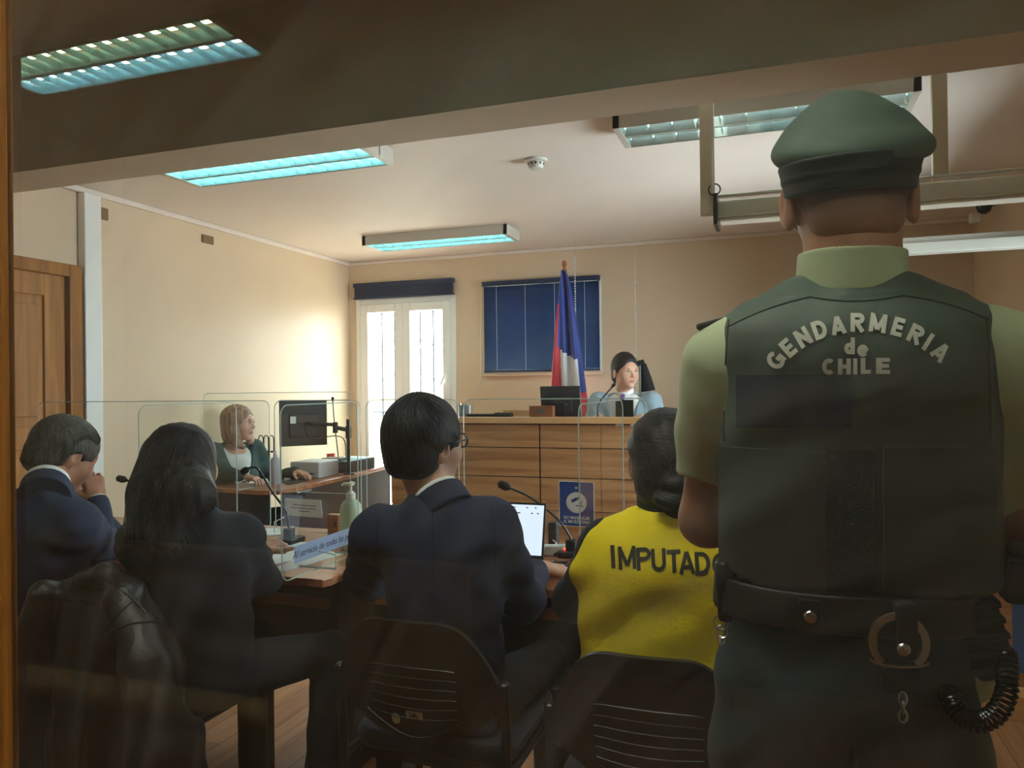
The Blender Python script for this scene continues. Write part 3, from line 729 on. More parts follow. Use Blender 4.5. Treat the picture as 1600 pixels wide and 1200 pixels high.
# ---------------- clerk's desk
cher = wood('cherry_laminate', rgb(150, 88, 58), rgb(186, 122, 88), 0, .8, .3); dkn = mat('desk_panel_navy', rgb(34, 38, 52), .5)
t = thing('clerk_desk', (-3.2, 4.8, 0), 'curved cherry topped side desk with dark panels along the left wall', 'desk')
poly = [(-3.72, 4.12), (-3.3, 4.0), (-3.05, 3.97), (-2.93, 4.02), (-2.9, 4.15), (-2.93, 4.9), (-3.0, 5.66), (-3.28, 5.66), (-3.3, 4.42), (-3.45, 4.25), (-3.72, 4.3)]
MB().prism(poly, .722, .75).build('desktop', cher, t, bevel=.004)
m = MB().box((-3.72, 4.14, .02), (-3.1, 4.16, .722)); m.box((-3.02, 4.16, .02), (-3.0, 5.6, .722)); m.box((-3.28, 5.58, .0), (-3.0, 5.6, .722)); m.build('modesty_panel', dkn, t)
# ---------------- the two front desks
DZ = .75
lamw = wood('desk_laminate', rgb(160, 98, 66), rgb(196, 134, 96), 0, .7, .3)
edge = wood('edge_wood', rgb(170, 108, 66), rgb(206, 142, 94), 0, .7, .35)
def desk(x0_, x1_, ya, yb_, label, chamf):
    t = thing('front_desk', ((x0_+x1_)/2, (ya+yb_)/2, 0), label, 'desk', 'wooden desks in the front row')
    poly = [(x0_, ya), (x1_-chamf*.3, ya), (x1_, ya+chamf), (x1_, yb_), (x0_, yb_)]
    MB().prism(poly, DZ-.028, DZ).build('desktop', lamw, t, bevel=.003)
    m = MB().box((x0_+.05, 2.68, .28), (x1_-.05, 2.70, DZ-.03)); m.build('modesty_panel', dkn, t)
    m = MB().box((x0_+.05, ya+.09, .625), (x1_-.05, ya+.11, .66)); m.build('rail', edge, t)
    for xx in (x0_+.03, x1_-.13):
        MB().box((xx, ya+.12, 0), (xx+.1, 2.67, DZ-.028)).build('leg', blk2, t, bevel=.004)
    return t
desk(-3.3, -1.405, 2.17, 2.97, 'left cherry desk shared by the man in navy and the long haired woman', .04)
desk(-1.38, .55, 2.27, 2.97, 'right cherry desk in front of the man with glasses and the yellow vest', .02)
# ---------------- acrylic screens
acr = glass_mat('acrylic_sheet', (.96, .985, .975, 1), .9); acre = mat('acrylic_edge', rgb(210, 225, 220), .15, spec=.8, trans=.5)
def sheet(pts, n, label, th=.004, parent_loc=None, cut=None, feet=None):
    """rounded upright sheet: pts = (origin, direction u, width, z0, z1)"""
    (o, u, w_, z0_, z1_) = pts; o = Vector(o); u = Vector(u).normalized(); nrm = u.cross(Vector((0, 0, 1)))
    t = thing('acrylic_screen', (o.x+u.x*w_/2, o.y+u.y*w_/2, z0_), label, 'screen', 'clear acrylic screens')
    M = frameM((o.x, o.y, 0), u, Vector((0, 0, 1)), nrm)
    P = rr_poly(0, z0_, w_, z1_, .035, 8)
    m = MB(); m.add([M @ Vector((p[0], p[1], 0)) for p in P], [tuple(range(len(P)))]); m.build('panel', acr, t)
    m = MB(); P3 = [M @ Vector((p[0], p[1], 0)) for p in P]; P3.append(P3[0]); m.tube(P3, .0021, 5, cap=False); m.build('edge', acre, t)
    if feet:
        for s_ in feet:
            m = MB(); c0 = o+u*s_*w_; A = [c0+nrm*.07, c0-nrm*.07]
            m.tube([A[0]+Vector((0, 0, z0_+.004)), A[1]+Vector((0, 0, z0_+.004))], .0035, 6)
            m.tube([A[0]+Vector((0, 0, z0_+.004)), A[0]+Vector((0, 0, z0_+.05)), c0+Vector((0, 0, z0_+.06))], .0025, 6)
            m.build('foot', acre, t)
    return t, M
ZT = 1.33
SY = 2.88
sx_ = [W(p_, 640, SY)[0] for p_ in (60, 421, 429, 563, 572, 716, 724, 1010)]
for i in range(4):
    xa, xb = sx_[2*i], sx_[2*i+1]
    sheet(((xa, SY, 0), (1, 0, 0), xb-xa, DZ, ZT), 0, ['wide clear acrylic screen along the desk before the man in navy', 'narrow clear acrylic screen behind the sanitizer pump bottle', 'narrow clear acrylic screen hidden partly by the head with glasses', 'clear acrylic screen right of the man with glasses, behind the blue sign'][i], feet=(.1, .9))
sheet(((-2.06, 2.05, 0), (0, 1, 0), .5, DZ, ZT), 0, 'clear acrylic side screen between the man in navy and the long haired woman', feet=(.3, .9))
ts, Ms = sheet(((-1.45, 2.0, 0), (0, 1, 0), .46, DZ+.03, ZT), 0, 'clear acrylic side screen with a printed strip between the woman and the man with glasses', feet=(.42, .9))
sheet(((-.5, 2.0, 0), (.02, 1, 0), .57, DZ, ZT), 0, 'clear acrylic side screen left of the yellow vest with thick bright edges', feet=(.5, .9))
sheet(((-3.5, 4.02, 0), (1, -.03, 0), 1.1, DZ, 1.36), 0, 'clear acrylic screen on the clerk desk before the blonde clerk', feet=(.3, .7))
a = W(565, 640, 3.6)
# printed strip on the side screen
st = mat('strip_blue', rgb(142, 160, 188), .4)
M = frameM((-1.446, 2.06, DZ+.075), (0, 1, 0), (0, 0, 1), (1, 0, 0))
o = MB().box((0, 0, 0), (.40, .055, .0012), M).build('printed_strip', st, base=(-1.446, 2.06, DZ+.07)); tag(o, 'blue printed motto strip fixed low on the acrylic side screen', 'sign')
ink = mat('ink', rgb(30, 36, 60), .6)
V, Fc = text_mesh('Al servicio de todas las personas', .032, 0, shear=.3, extrude=.0002); mm = MB().add([M @ (v+Vector((.2, .018, .0015))) for v in V], Fc); mm.build('lettering', ink, o)
# ================================================================== people
def skin(name, r, g, b):
    m = mat(name, rgb(r, g, b), .5, var=.12, vscale=22, bump=.06, bscale=260)
    bs = m.node_tree.nodes['Principled BSDF']; bs.inputs['Subsurface Weight'].default_value = .12; bs.inputs['Subsurface Radius'].default_value = (.01, .004, .002); return m
def hairmat(name, c1, c2, stretch=(1, 1, .12), scale=110):
    if name in MATS: return MATS[name]
    m = mat(name, c1, .5, alt=c2, vscale=scale, bump=.6, bscale=scale*2.2, stretch=stretch, spec=.3)
    return m
def cloth(name, c, bump=.25, bs=420, rough=.85, var=.1, sheen=.03): return mat(name, c, rough, var=var, vscale=9, bump=bump, bscale=bs, sheen=sheen)
def H(k, *f): return U(k, *f)
def head_f(wf=1.0, fem=False, ear=1.0):
    cr = ell((0, -.012, .030), (.077*wf, .098, .088))
    jaw = ell((0, .022, -.048), (.056*wf, .062, .066)); chin = ell((0, .064, -.096), (.024, .022, .020))
    if fem: jaw = ell((0, .020, -.046), (.052*wf, .060, .064)); chin = ell((0, .062, -.096), (.019, .02, .017))
    f = U(.04, cr, jaw, ell((0, .045, -.01), (.060*wf, .048, .07)))
    f = U(.025, f, chin, cap((-.03, .070, .022), (.03, .070, .022), .016), ell((-.037, .058, -.03), (.022, .024, .022)), ell((.037, .058, -.03), (.022, .024, .022)))
    f = SUB(.012, f, ell((-.032, .103, .004), (.019, .018, .012)), ell((.032, .103, .004), (.019, .018, .012)))
    f = U(.010, f, cap((0, .088, .012), (0, .108, -.026), .0075, .011), ell((-.011, .096, -.031), (.008, .010, .007)), ell((.011, .096, -.031), (.008, .010, .007)))
    f = U(.005, f, ell((-.031, .079, .003), (.0135, .0125, .0115)), ell((.031, .079, .003), (.0135, .0125, .0115)))
    f = U(.006, f, ell((0, .0885, -.059), (.023, .010, .0052)), ell((0, .087, -.068), (.020, .010, .0058)))
    f = SUB(.003, f, cap((-.02, .096, -.0635), (.02, .096, -.0635), .0018))
    for s in (-1, 1):
        R = rot(x=-8, z=s*-18)
        e = SUB(.005, ell((s*(.080*wf+.010*(ear-1)*4), -.010, -.008), (.009*ear, .021*ear, .033*ear), R), ell((s*(.089*wf+.012*(ear-1)*4), -.007, -.002), (.007, .012*ear, .020*ear), R))
        f = U(.008, f, e)
    return f
def hand_f(w, d, n, s=1, curl=(20, 25, 30, 35), scale=1.0, spread=1.0, thumb=1.0):
    """w wrist, d towards the fingers, n where the palm faces, s=+1 thumb on +side"""
    w = A_(w); d = A_(d); d = d/np.linalg.norm(d); n = A_(n); n = n-d*(n@d); n = n/np.linalg.norm(n); sd = np.cross(d, n)*s
    R = np.stack([sd, d, n], 1); c = scale
    f = U(.02, cap(w-d*.01, w+d*.03*c, .025*c, .026*c), bx(w+d*.052*c, (.040*c, .045*c, .015*c), .014*c, R))
    fs = []
    for i, (o_, L) in enumerate(((.031, .072), (.0105, .080), (-.0105, .075), (-.031, .060))):
        b = w+d*(.090-.004*abs(i-1.2))*c+sd*o_*c; a = math.radians(curl[i]*.7)
        dd = d+sd*o_*2.2*spread; dd = dd/np.linalg.norm(dd); pts = [b-dd*.012*c]; P = b
        pts.append(b); ang = 0
        for j, q in enumerate((.46, .31, .23)):
            ang += a*(.8 if j == 0 else 1.1); v = dd*math.cos(ang)+n*math.sin(ang); P = P+v*L*q*c; pts.append(P)
        fs.append(chain(pts, [.0098*c, .0095*c, .0088*c, .0080*c, .0070*c], .004))
    g = fs[0]
    for q in fs[1:]: g = U(.0025, g, q)
    f = U(.009, f, g)
    tb = w+d*.022*c+sd*.028*c; t1 = d*.62+sd*.75+n*.25*thumb; t1 = t1/np.linalg.norm(t1); t2 = d*.85+sd*.35+n*.35*thumb; t2 = t2/np.linalg.norm(t2)
    p1 = tb+t1*.040*c; p2 = p1+t2*.030*c; p3 = p2+t2*.024*c
    return U(.008, f, chain([tb, p1, p2, p3], [.015*c, .0115*c, .0100*c, .0085*c], .006))
def bvh_of(o):
    bm = bmesh.new(); bm.from_mesh(o.data); b = BVHTree.FromBMesh(bm); bm.free(); return b
class Drape:
    """finds the point of a garment seen at a place of the photograph"""
    def __init__(s, o): s.b = bvh_of(o); s.off = Vector(ROOTLOC[o])
    def __call__(s, px, py, lift=.0):
        v = Vector(tuple(Fv+(px-800)/FPX*CXv+(600-py)/FPX*CYv)).normalized(); h = s.b.ray_cast(Vector(CAM)-s.off, v)
        if h[0] is None: return None
        n = h[1]; n = -n if n.dot(v) > 0 else n
        return h[0]+s.off+n*lift
def arc_(cx_, cy_, rx, ry, a0, a1, n=14): return [(cx_+rx*math.cos(R_(a0+(a1-a0)*k/n)), cy_+ry*math.sin(R_(a0+(a1-a0)*k/n))) for k in range(n+1)]
def glyph(c, t):
    h = t/2; hi = 1-h; lo = h; v = lambda x: [(x, 0), (x, 1)]
    G = {'I': ([v(h)], t), 'E': ([v(h), [(h, lo), (.6, lo)], [(h, .5), (.56, .5)], [(h, hi), (.6, hi)]], .62),
         'N': ([v(h), v(.76-h), [(h, .93), (.76-h, .07)]], .76), 'H': ([v(h), v(.74-h), [(h, .5), (.74-h, .5)]], .74), 'L': ([v(h), [(h, lo), (.56, lo)]], .58),
         'D': ([v(h), [(h, hi), (.3, hi)]+arc_(.32, .5, .42-h, .5-h, 90, -90)+[(h, lo)]], .76),
         'A': ([[(h*.8, 0), (.40, .95)], [(.8-h*.8, 0), (.40, .95)], [(.2, .28), (.6, .28)]], .8),
         'R': ([v(h), [(h, hi), (.38, hi)]+arc_(.40, .70, .28-h*.3, .30-h, 90, -90)+[(h, .4+h)], [(.36, .44), (.66, 0)]], .72),
         'P': ([v(h), [(h, hi), (.38, hi)]+arc_(.40, .70, .28-h*.3, .30-h, 90, -90)+[(h, .4+h)]], .68),
         'M': ([v(h), v(.92-h), [(h, .93), (.46, .15), (.92-h, .93)]], .92), 'T': ([[(0, hi), (.66, hi)], v(.33)], .66),
         'U': ([[(h, 1), (h, .38)]+arc_(.37, .37, .37-h, .37-h, 180, 360)+[(.74-h, 1)]], .74), 'O': ([arc_(.4, .5, .4-h, .5-h, 0, 360, 24)], .8),
         'C': ([arc_(.4, .5, .4-h, .5-h, 48, 312, 20)], .74), 'G': ([arc_(.42, .5, .42-h, .5-h, 48, 325, 20), [(.46, .46), (.84, .46)], [(.84-h*.9, .46), (.84-h*.9, .1)]], .84),
         'd': ([arc_(.30, .34, .30-h, .34-h, 0, 360, 20), v(.62-h)], .62), 'e': ([arc_(.33, .36, .33-h, .36-h, -40, -360, 22), [(h, .36), (.66-h*.6, .36)]], .66)}
    return G[c]
def stroke_text(name, items, dr, m, parent, t=.2, lift=.002, step=5.0):
    out = MB()
    for (ch, cx_, cy_, size, ang, sx) in items:
        L, w = glyph(ch, t); ca, sa = math.cos(R_(ang)), math.sin(R_(ang))
        def P(x, y):
            X = (x-w/2)*size*sx; Y = (y-.5)*size; return cx_+X*ca+Y*sa, cy_-(-X*sa+Y*ca)
        for pl in L:
            for i in range(len(pl)-1):
                a = np.array(pl[i]); b = np.array(pl[i+1]); d = b-a; ln = np.linalg.norm(d)
                if ln < 1e-6: continue
                d /= ln; n_ = np.array([-d[1], d[0]])*t/2
                ex = t*.16 if len(pl) > 5 else 0
                a2 = a-d*ex if i > 0 else a; b2 = b+d*ex if i < len(pl)-2 else b
                k = max(1, int(ln*size/step)); V = []
                for q in range(k+1):
                    c_ = a2+(b2-a2)*q/k
                    for s_ in (-1, 0, 1): V.append(dr(*P(*(c_+n_*s_)), lift))
                if any(v is None for v in V): continue
                Fc = [(q*3+j, q*3+j+1, q*3+4+j, q*3+3+j) for q in range(k) for j in (0, 1)]
                out.add(V, Fc)
    return out.build(name, m, parent, smooth=True)
class Fig:
    """joints of one person, room coordinates"""
    def __init__(s, name, loc, label, head, hrot, neck, hip, sh, el, wr, fwd, skinm, wf=1.0, fem=False):
        s.t = thing('person', loc, label, 'person'); s.head = A_(head); s.hr = rot(*hrot); s.neck = A_(neck); s.hip = A_(hip)
        s.sh = [A_(v) for v in sh]; s.el = [A_(v) for v in el]; s.wr = [A_(v) for v in wr]; s.sk = skinm; s.wf = wf; s.fem = fem
        z = s.neck-s.hip; s.Lt = float(np.linalg.norm(z)); z = z/s.Lt; x = s.sh[1]-s.sh[0]; x = x-z*(x@z); x = x/np.linalg.norm(x); y = np.cross(z, x)
        s.TR = np.stack([x, y, z], 1).astype(np.float32)       # x to the person's right, y forward
        s.sw = float(np.linalg.norm(s.sh[1]-s.sh[0]))/2
    def hp(s, p): return s.head+s.hr@A_(p)
    def tp(s, p): return s.hip+s.TR@A_(p)
    def torso(s, grow=0., belly=0., waist=1.0, sl=1.0):
        L = s.Lt; w = s.sw
        st = [(-.06, 0, 0, w*.88, .115+belly*.3), (.0, 0, 0, w*.94, .125+belly*.6), (.2*L, 0, .0, w*.90*waist, .118+belly), (.45*L, 0, .0, w*.95, .122+belly*.6), (.68*L, 0, -.004, w*1.04, .122), (.84*L, 0, -.008, w*.97*sl, .105), (.94*L, 0, -.004, w*.6, .078), (1.02*L, 0, 0, .062, .062)]
        st = [(a, b, c, d+grow, e+grow) for a, b, c, d, e in st]
        return loft(st, s.hip, s.TR, 2.5, .02)
    def arms(s, r, k=.02, hands=True):
        return [chain([s.sh[i], s.el[i], s.wr[i]], r, k) for i in (0, 1)]
    def neckf(s, r=.056):
        return cap(s.hp((0, -.028, -.05)), s.neck-s.TR[:, 2]*.04, r, r*1.08)
    def bodymesh(s, hands, lo, hi, h=.004, trunk=-.018, arm_r=(.05, .038, .026), nr=.056):
        f = U(.02, U(.03, xf(head_f(s.wf, s.fem, getattr(s, 'ear', 1.0)), s.hr, s.head), s.neckf(nr)), s.torso(trunk))
        for a in s.arms(arm_r): f = U(.03, f, a)
        for hf in hands: f = U(.012, f, hf)
        return body('body', f, lo, hi, h, s.sk, s.t)
    def jacket(s, m, lo, hi, h=.005, seed=0, extra=None, rs=(.070, .056, .040), cuts=(), amp=.006, name='jacket', belly=0, k=.05, waist=1.0, grow=.0):
        f = s.torso(grow, belly, waist)
        for a in (0, 1):
            e = s.el[a]; w = s.wr[a]; d = (w-e)/np.linalg.norm(w-e); w2 = w-d*.015
            f = U(k, f, chain([s.sh[a], e, w2], rs, .03)); sg = -1 if a == 0 else 1
            f = U(.04, f, cap(s.neck+s.TR@A_((sg*.05, -.005, -.075)), s.sh[a]+s.TR@A_((-sg*.01, 0, .0)), .052, rs[0]*.96))
        f = warp(f, folds(amp, [(1, .3, .6), (-.5, .6, 1), (.2, 1, -.7), (.9, -.2, 1.2), (0, .5, 1)], (42, 60, 35, 80, 50), seed))
        for c in cuts: f = SUB(.006, f, c)
        if extra: f = extra(f)
        return body(name, f, lo, hi, h, m, s.t)
    def collar(s, m, r=.064, up=.03, dn=-.035, tilt=18, h=.0035, name='shirt_collar', off_=(0, 0, 0)):
        """standing collar: ring around the neck, higher behind"""
        c = s.neck+s.TR@A_(off_); nd = (s.hp((0, -.03, -.05))-s.neck); nd = nd/np.linalg.norm(nd)
        f = SUB(.002, cap(c-nd*.12, c+nd*.12, r*1.08, r*.98), cap(c-nd*.13, c+nd*.13, r*1.08-.006, r*.98-.006))
        f = U(.004, f, cap(c-nd*.075, c-nd*.012, r*1.03, r*.98))
        y = s.TR[:, 1]; n2 = nd+y*math.tan(math.radians(tilt))
        f = INT(.003, f, plane(n2, c+nd*up), plane(-n2, c+nd*dn))
        return body(name, f, c-.12, c+.12, h, m, s.t)
    def legs(s, m, knee, foot, shoe, h=.008, r=(.085, .062, .05)):
        fs = []
        for i in (0, 1):
            hp_ = s.hip+s.TR[:, 0]*(-.09 if i == 0 else .09)-A_((0, 0, .0)); fs.append(chain([hp_, knee[i], A_(foot[i])+A_((0, 0, .07))], r, .03))
        f = warp(U(.03, *fs), folds(.004, [(1, 0, .4), (0, 1, .8), (.4, .4, 1)], (50, 40, 60), 5))
        P = np.array([s.hip]+list(knee)+list(foot)); body('trousers', f, P.min(0)-.14, P.max(0)+.12, h, m, s.t)
        for i in (0, 1):
            a = A_(foot[i]); y = s.TR[:, 1].copy(); y[2] = 0; y = y/np.linalg.norm(y)
            g = INT(.004, U(.03, cap(a-y*.03+A_((0, 0, .035)), a+y*.15+A_((0, 0, .028)), .042, .036), cap(a+A_((0, 0, .03)), a+A_((0, 0, .09)), .042, .04)), plane((0, 0, -1), (0, 0, a[2]+.002)))
            body('shoe', g, a-.26, a+.26, .007, shoe, s.t)
    def eyes(s, iris=(60, 38, 24), r=.0122):
        for sx in (-1, 1):
            c = A_((sx*.031, .0825, .004))
            M = frameM(s.hp(c), s.hr[:, 0], s.hr[:, 2], -s.hr[:, 1])
            m = MB()
            pr = [(r*math.sin(a), -r*math.cos(a)) for a in np.linspace(.01, 3.1, 12)]
            m.lathe(pr, n=18, M=M); e = m.build('eye', mat('eye_white', rgb(225, 220, 215), .2), s.t, smooth=True)
            mm = MB().lathe([(r*math.sin(a), -r*math.cos(a)-.0004) for a in (.02, .2, .38, .46)], n=16, M=M); mm.build('iris', mat('iris_brown', rgb(*iris), .15), e, smooth=True)
            MB().tube([F_ for F_ in (s.hp((sx*.018, .093, .008)), s.hp((sx*.031, .0965, .0125)), s.hp((sx*.045, .089, .008)))], .0016, 6).build('eyelash', HD, s.t, smooth=True)
def hair_short(wf=1.0, th=.012, back=-.085, front=.052, side_cut=True, seed=1, nape=.0, amp=.0022, top=0.0, sweep=(1, .2, .3)):
    cr = U(.02, ell((0, -.014, .033+top*.5), (.077*wf+th, .098+th, .088+th+top)), ell((0, -.055, -.03), (.062*wf+th, .055+th*.6, .065)))
    f = SUB(.012, cr, ell((0, .118, -.045), (.090*wf, .078, .105+front*.25)), ell((0, .06, -.085), (.09, .075, .075)))
    if side_cut:
        for s in (-1, 1): f = SUB(.008, f, ell((s*.09*wf, .0, -.030), (.03, .030, .038)), ell((s*.08*wf, .045, -.06), (.03, .04, .06)))
    f = INT(.012, f, plane((0, -.35, -1), (0, -.06, back)))
    sv = np.array(sweep, float); g = folds(amp, [sv, sv+(.0, .12, .05), sv+(.05, -.1, .1), sv+(.1, .05, -.1)], (330, 400, 250, 140), seed)
    return warp(f, g)
SK1 = skin('skin_tan', 178, 122, 92); SK2 = skin('skin_light', 214, 164, 138); SK3 = skin('skin_brown', 184, 132, 102)
HD = hairmat('hair_dark', rgb(20, 18, 20), rgb(44, 38, 38)); HB = hairmat('hair_black', rgb(9, 10, 14), rgb(22, 24, 32)); HG = hairmat('hair_greying', rgb(34, 32, 28), rgb(84, 80, 70))
HBL = hairmat('hair_blonde', rgb(112, 84, 66), rgb(186, 146, 122), (1, 1, .1), 60)
navy = cloth('navy_wool', rgb(34, 44, 74), sheen=0); navy2 = cloth('dark_navy_wool', rgb(34, 43, 68), sheen=0); blackc = cloth('black_knit', rgb(11, 15, 28), bump=.4, sheen=0); dtr = cloth('dark_trousers', rgb(16, 18, 26), sheen=0)
shirtw = cloth('white_cotton', rgb(232, 236, 232), .1, var=.03); shoe_m = mat('black_leather_shoe', rgb(18, 17, 17), .3)

# ---------------- man with glasses, right of the centre, seen from behind
c = W(665, 697, 1.88); nk = W(682, 772, 1.85)
hipM = A_((-.82, 1.88, .55)); shL = W(590, 836, 1.82); shR = W(768, 820, 1.90)
elR = W(818, 938, 2.08); wrR = WZ(842, 890, .795); elL = A_((-1.16, 2.0, .80)); wrL = A_((-1.02, 2.3, .80))
F1 = Fig('m', (-.82, 1.88, 0), 'man in dark navy suit and black rimmed glasses seated with his back to the viewer', c, (4, 0, -24), nk, hipM, (shL, shR), (elL, elR), (wrL, wrR), None, SK2)
hr_ = A_(wrR)-A_(elR)
hands = [hand_f(wrR, (.35, .9, -.12), (0, -.1, -1), -1, (18, 22, 26, 30)), hand_f(wrL, (.3, 1, -.1), (0, 0, -1), 1)]
F1.bodymesh(hands, (-1.3, 1.62, .4), (-.35, 2.62, 1.40), .004)
F1.jacket(navy2, (-1.32, 1.6, .42), (-.4, 2.5, 1.2), .005, 3, rs=(.070, .058, .036), amp=.020, belly=.01)
F1.collar(shirtw, .064, .012, -.05, 12); F1.collar(navy2, .071, -.002, -.06, 14, name='jacket_collar')
hf = hair_short(1.04, .018, -.085, .05, seed=2, top=.006)
body('hair', xf(hf, F1.hr, F1.head), F1.head-.16, F1.head+.16, .0035, HB, F1.t)
m = MB()
for s_ in (-1, 1):
    P = [F1.hp((s_*.034+.024*math.cos(a)*(1 if s_ > 0 else 1), .106-.004*abs(math.cos(a)), .004+.019*math.sin(a))) for a in np.linspace(0, 2*math.pi, 20)]; m.tube(P, .0028, 6, cap=False)
    m.tube([F1.hp((s_*.058, .103, .010)), F1.hp((s_*.078, .075, .010)), F1.hp((s_*.086, -.005, .008)), F1.hp((s_*.084, -.02, -.012))], .0026, 6)
m.tube([F1.hp((-.011, .108, .008)), F1.hp((.011, .108, .008))], .0025, 6)
g = m.build('glasses', blk, F1.t, smooth=True)
DM = Drape([o for o in F1.t.children if o.name.startswith('jacket') and 'collar' not in o.name][0])
for pts in ([(676+.02*k, 772+k*8) for k in range(27)], [(768+6*math.sin(k/5), 790+k*9) for k in range(12)], [(592-5*math.sin(k/5), 806+k*9) for k in range(12)]):
    P = [DM(x, y, .0003) for x, y in pts]; P = [p for p in P if p]
    if len(P) > 3: MB().tube(P, .0011, 5).build('seam', dtr, F1.t, smooth=True)
F1.legs(dtr, [A_((-.98, 2.28, .52)), A_((-.68, 2.28, .52))], [(-1.0, 2.2, 0), (-.62, 2.15, 0)], shoe_m)

h1 = [o for o in F1.t.children if o.name.startswith('hair')][0]
def strands(F, hair, starts, ends, n, m, r=.0011, seed=1, extra=.02, bow=(0, -.06, 0)):
    rnd = random.Random(seed); b = bvh_of(hair); offv = Vector(ROOTLOC[hair]); mb = MB(); bow = Vector(bow)
    for i in range(n):
        u = rnd.random()
        def mixp(L):
            k = u*(len(L)-1); j = min(int(k), len(L)-2); return Vector(tuple(L[j]))*(1-k+j)+Vector(tuple(L[j+1]))*(k-j)
        a = mixp(starts); e = mixp(ends)+Vector((rnd.uniform(-.02, .02), rnd.uniform(-.01, .01), rnd.uniform(-extra, extra))); P = []
        lift = rnd.uniform(.0, .0025)
        for q in range(13):
            t = q/12; p = a.lerp(e, t)+bow*math.sin(t*math.pi)
            h = b.find_nearest(p-offv)
            if h[0] is not None and (t < .93 or extra < .01): p = h[0]+h[1]*lift+offv
            P.append(p)
        for _ in range(2): P = [P[0]]+[(P[k-1]+P[k]*2+P[k+1])/4 for k in range(1, len(P)-1)]+[P[-1]]
        mb.tube(P, [r*(1-.6*k/12) for k in range(13)], 4)
    return mb.build('hair_strands', m, F.t, smooth=True)
strands(F1, h1, [F1.hp(p) for p in ((-.03, .0, .14), (0, -.03, .14), (.03, .0, .14))], [F1.hp(p) for p in ((-.09, .0, -.05), (-.06, -.08, -.08), (0, -.12, -.09), (.06, -.09, -.07), (.09, -.03, -.03), (.085, .05, .03))], 170, HB, .0013, 3, .006, tuple(F1.hr@A_((0, -.05, .04))))

# ---------------- long haired woman in black
c = W(287, 729, 1.84); nk = W(296, 800, 1.82); hipW = A_((-1.58, 1.84, .53))
shL = W(222, 848, 1.74); shR = W(372, 838, 1.92); wrR = WZ(402, 866, .80); elR = W(403, 905, 2.02); elL = A_((-1.92, 2.08, .80)); wrL = W(322, 790, 2.12)
F2 = Fig('w', (-1.58, 1.84, 0), 'woman with long straight dark hair and black top seated second from left', c, (3, 0, 0), nk, hipW, (shL, shR), (elL, elR), (wrL, wrR), None, SK2, fem=True)
hands = [hand_f(wrR, (.16, .75, .30), (.1, .2, -1), -1, (95, 100, 100, 100), .95), hand_f(wrL, (.25, -.2, 1), (-.4, -.8, 0), 1, (80, 85, 90, 90), .92)]
F2.bodymesh(hands, (-2.1, 1.55, .4), (-1.05, 2.62, 1.36), .004, nr=.048)
F2.jacket(blackc, (-2.15, 1.5, .42), (-1.1, 2.4, 1.14), .005, 8, rs=(.070, .062, .044), amp=.016, belly=.03, name='sweater', grow=.012)
# hair: skull cap plus a long fall swept to her left
hl = A_(F2.hr.T@(W(205, 838, 1.60)-F2.head)); hl2 = A_(F2.hr.T@(W(262, 850, 1.63)-F2.head)); hm = A_(F2.hr.T@(W(245, 770, 1.70)-F2.head)); hm2 = A_(F2.hr.T@(W(300, 775, 1.72)-F2.head))
cap_h = SUB(.012, U(.03, ell((0, -.016, .033), (.094, .114, .102)), ell((0, -.035, -.04), (.090, .085, .10))), ell((.0, .11, -.06), (.070, .072, .13)))
fall = U(.05, chain([(0, -.05, -.02), hm, hl], [.085, .068, .022], .05), chain([(.03, -.05, -.02), hm2, hl2], [.08, .055, .020], .05), chain([(.01, -.05, -.02), (hm+hm2)/2, (hl+hl2)/2+A_((0, 0, .012))], [.08, .06, .024], .05), chain([(.055, -.02, -.03), A_((.075, -.02, -.12))], [.035, .02], .03))
hf = warp(U(.04, cap_h, fall), folds(.0028, [(1, .3, .15), (1, -.5, .25), (.8, .7, .2), (1, 0, 0)], (210, 300, 170, 120), 12))
body('hair', xf(hf, F2.hr, F2.head), F2.head-A_((.4, .36, .42)), F2.head+A_((.24, .2, .16)), .004, hairmat('hair_long_dark', rgb(12, 10, 12), rgb(34, 27, 26), (1, 1, .1)), F2.t)
F2.legs(dtr, [A_((-1.74, 2.24, .50)), A_((-1.42, 2.22, .50))], [(-1.72, 2.2, 0), (-1.36, 2.05, 0)], shoe_m)
q = F2.hp((.086, -.008, -.034)); MB().lathe([(.001, -.004), (.004, 0), (.001, .004)], tuple(q), 8).build('earring', silver, F2.t, smooth=True)

h2 = [o for o in F2.t.children if o.name.startswith('hair')][0]
st2 = [F2.hp(p) for p in ((-.07, -.02, .10), (-.03, -.05, .125), (0, -.06, .13), (.04, -.05, .12), (.07, -.01, .10))]
en2 = [W(x, y, Y) for x, y, Y in ((192, 838, 1.58), (215, 852, 1.58), (240, 862, 1.60), (268, 866, 1.63), (292, 850, 1.68), (318, 828, 1.75))]
strands(F2, h2, st2, en2, 150, hairmat('hair_long_dark', rgb(12, 10, 12), rgb(34, 27, 26)), .0016, 5)

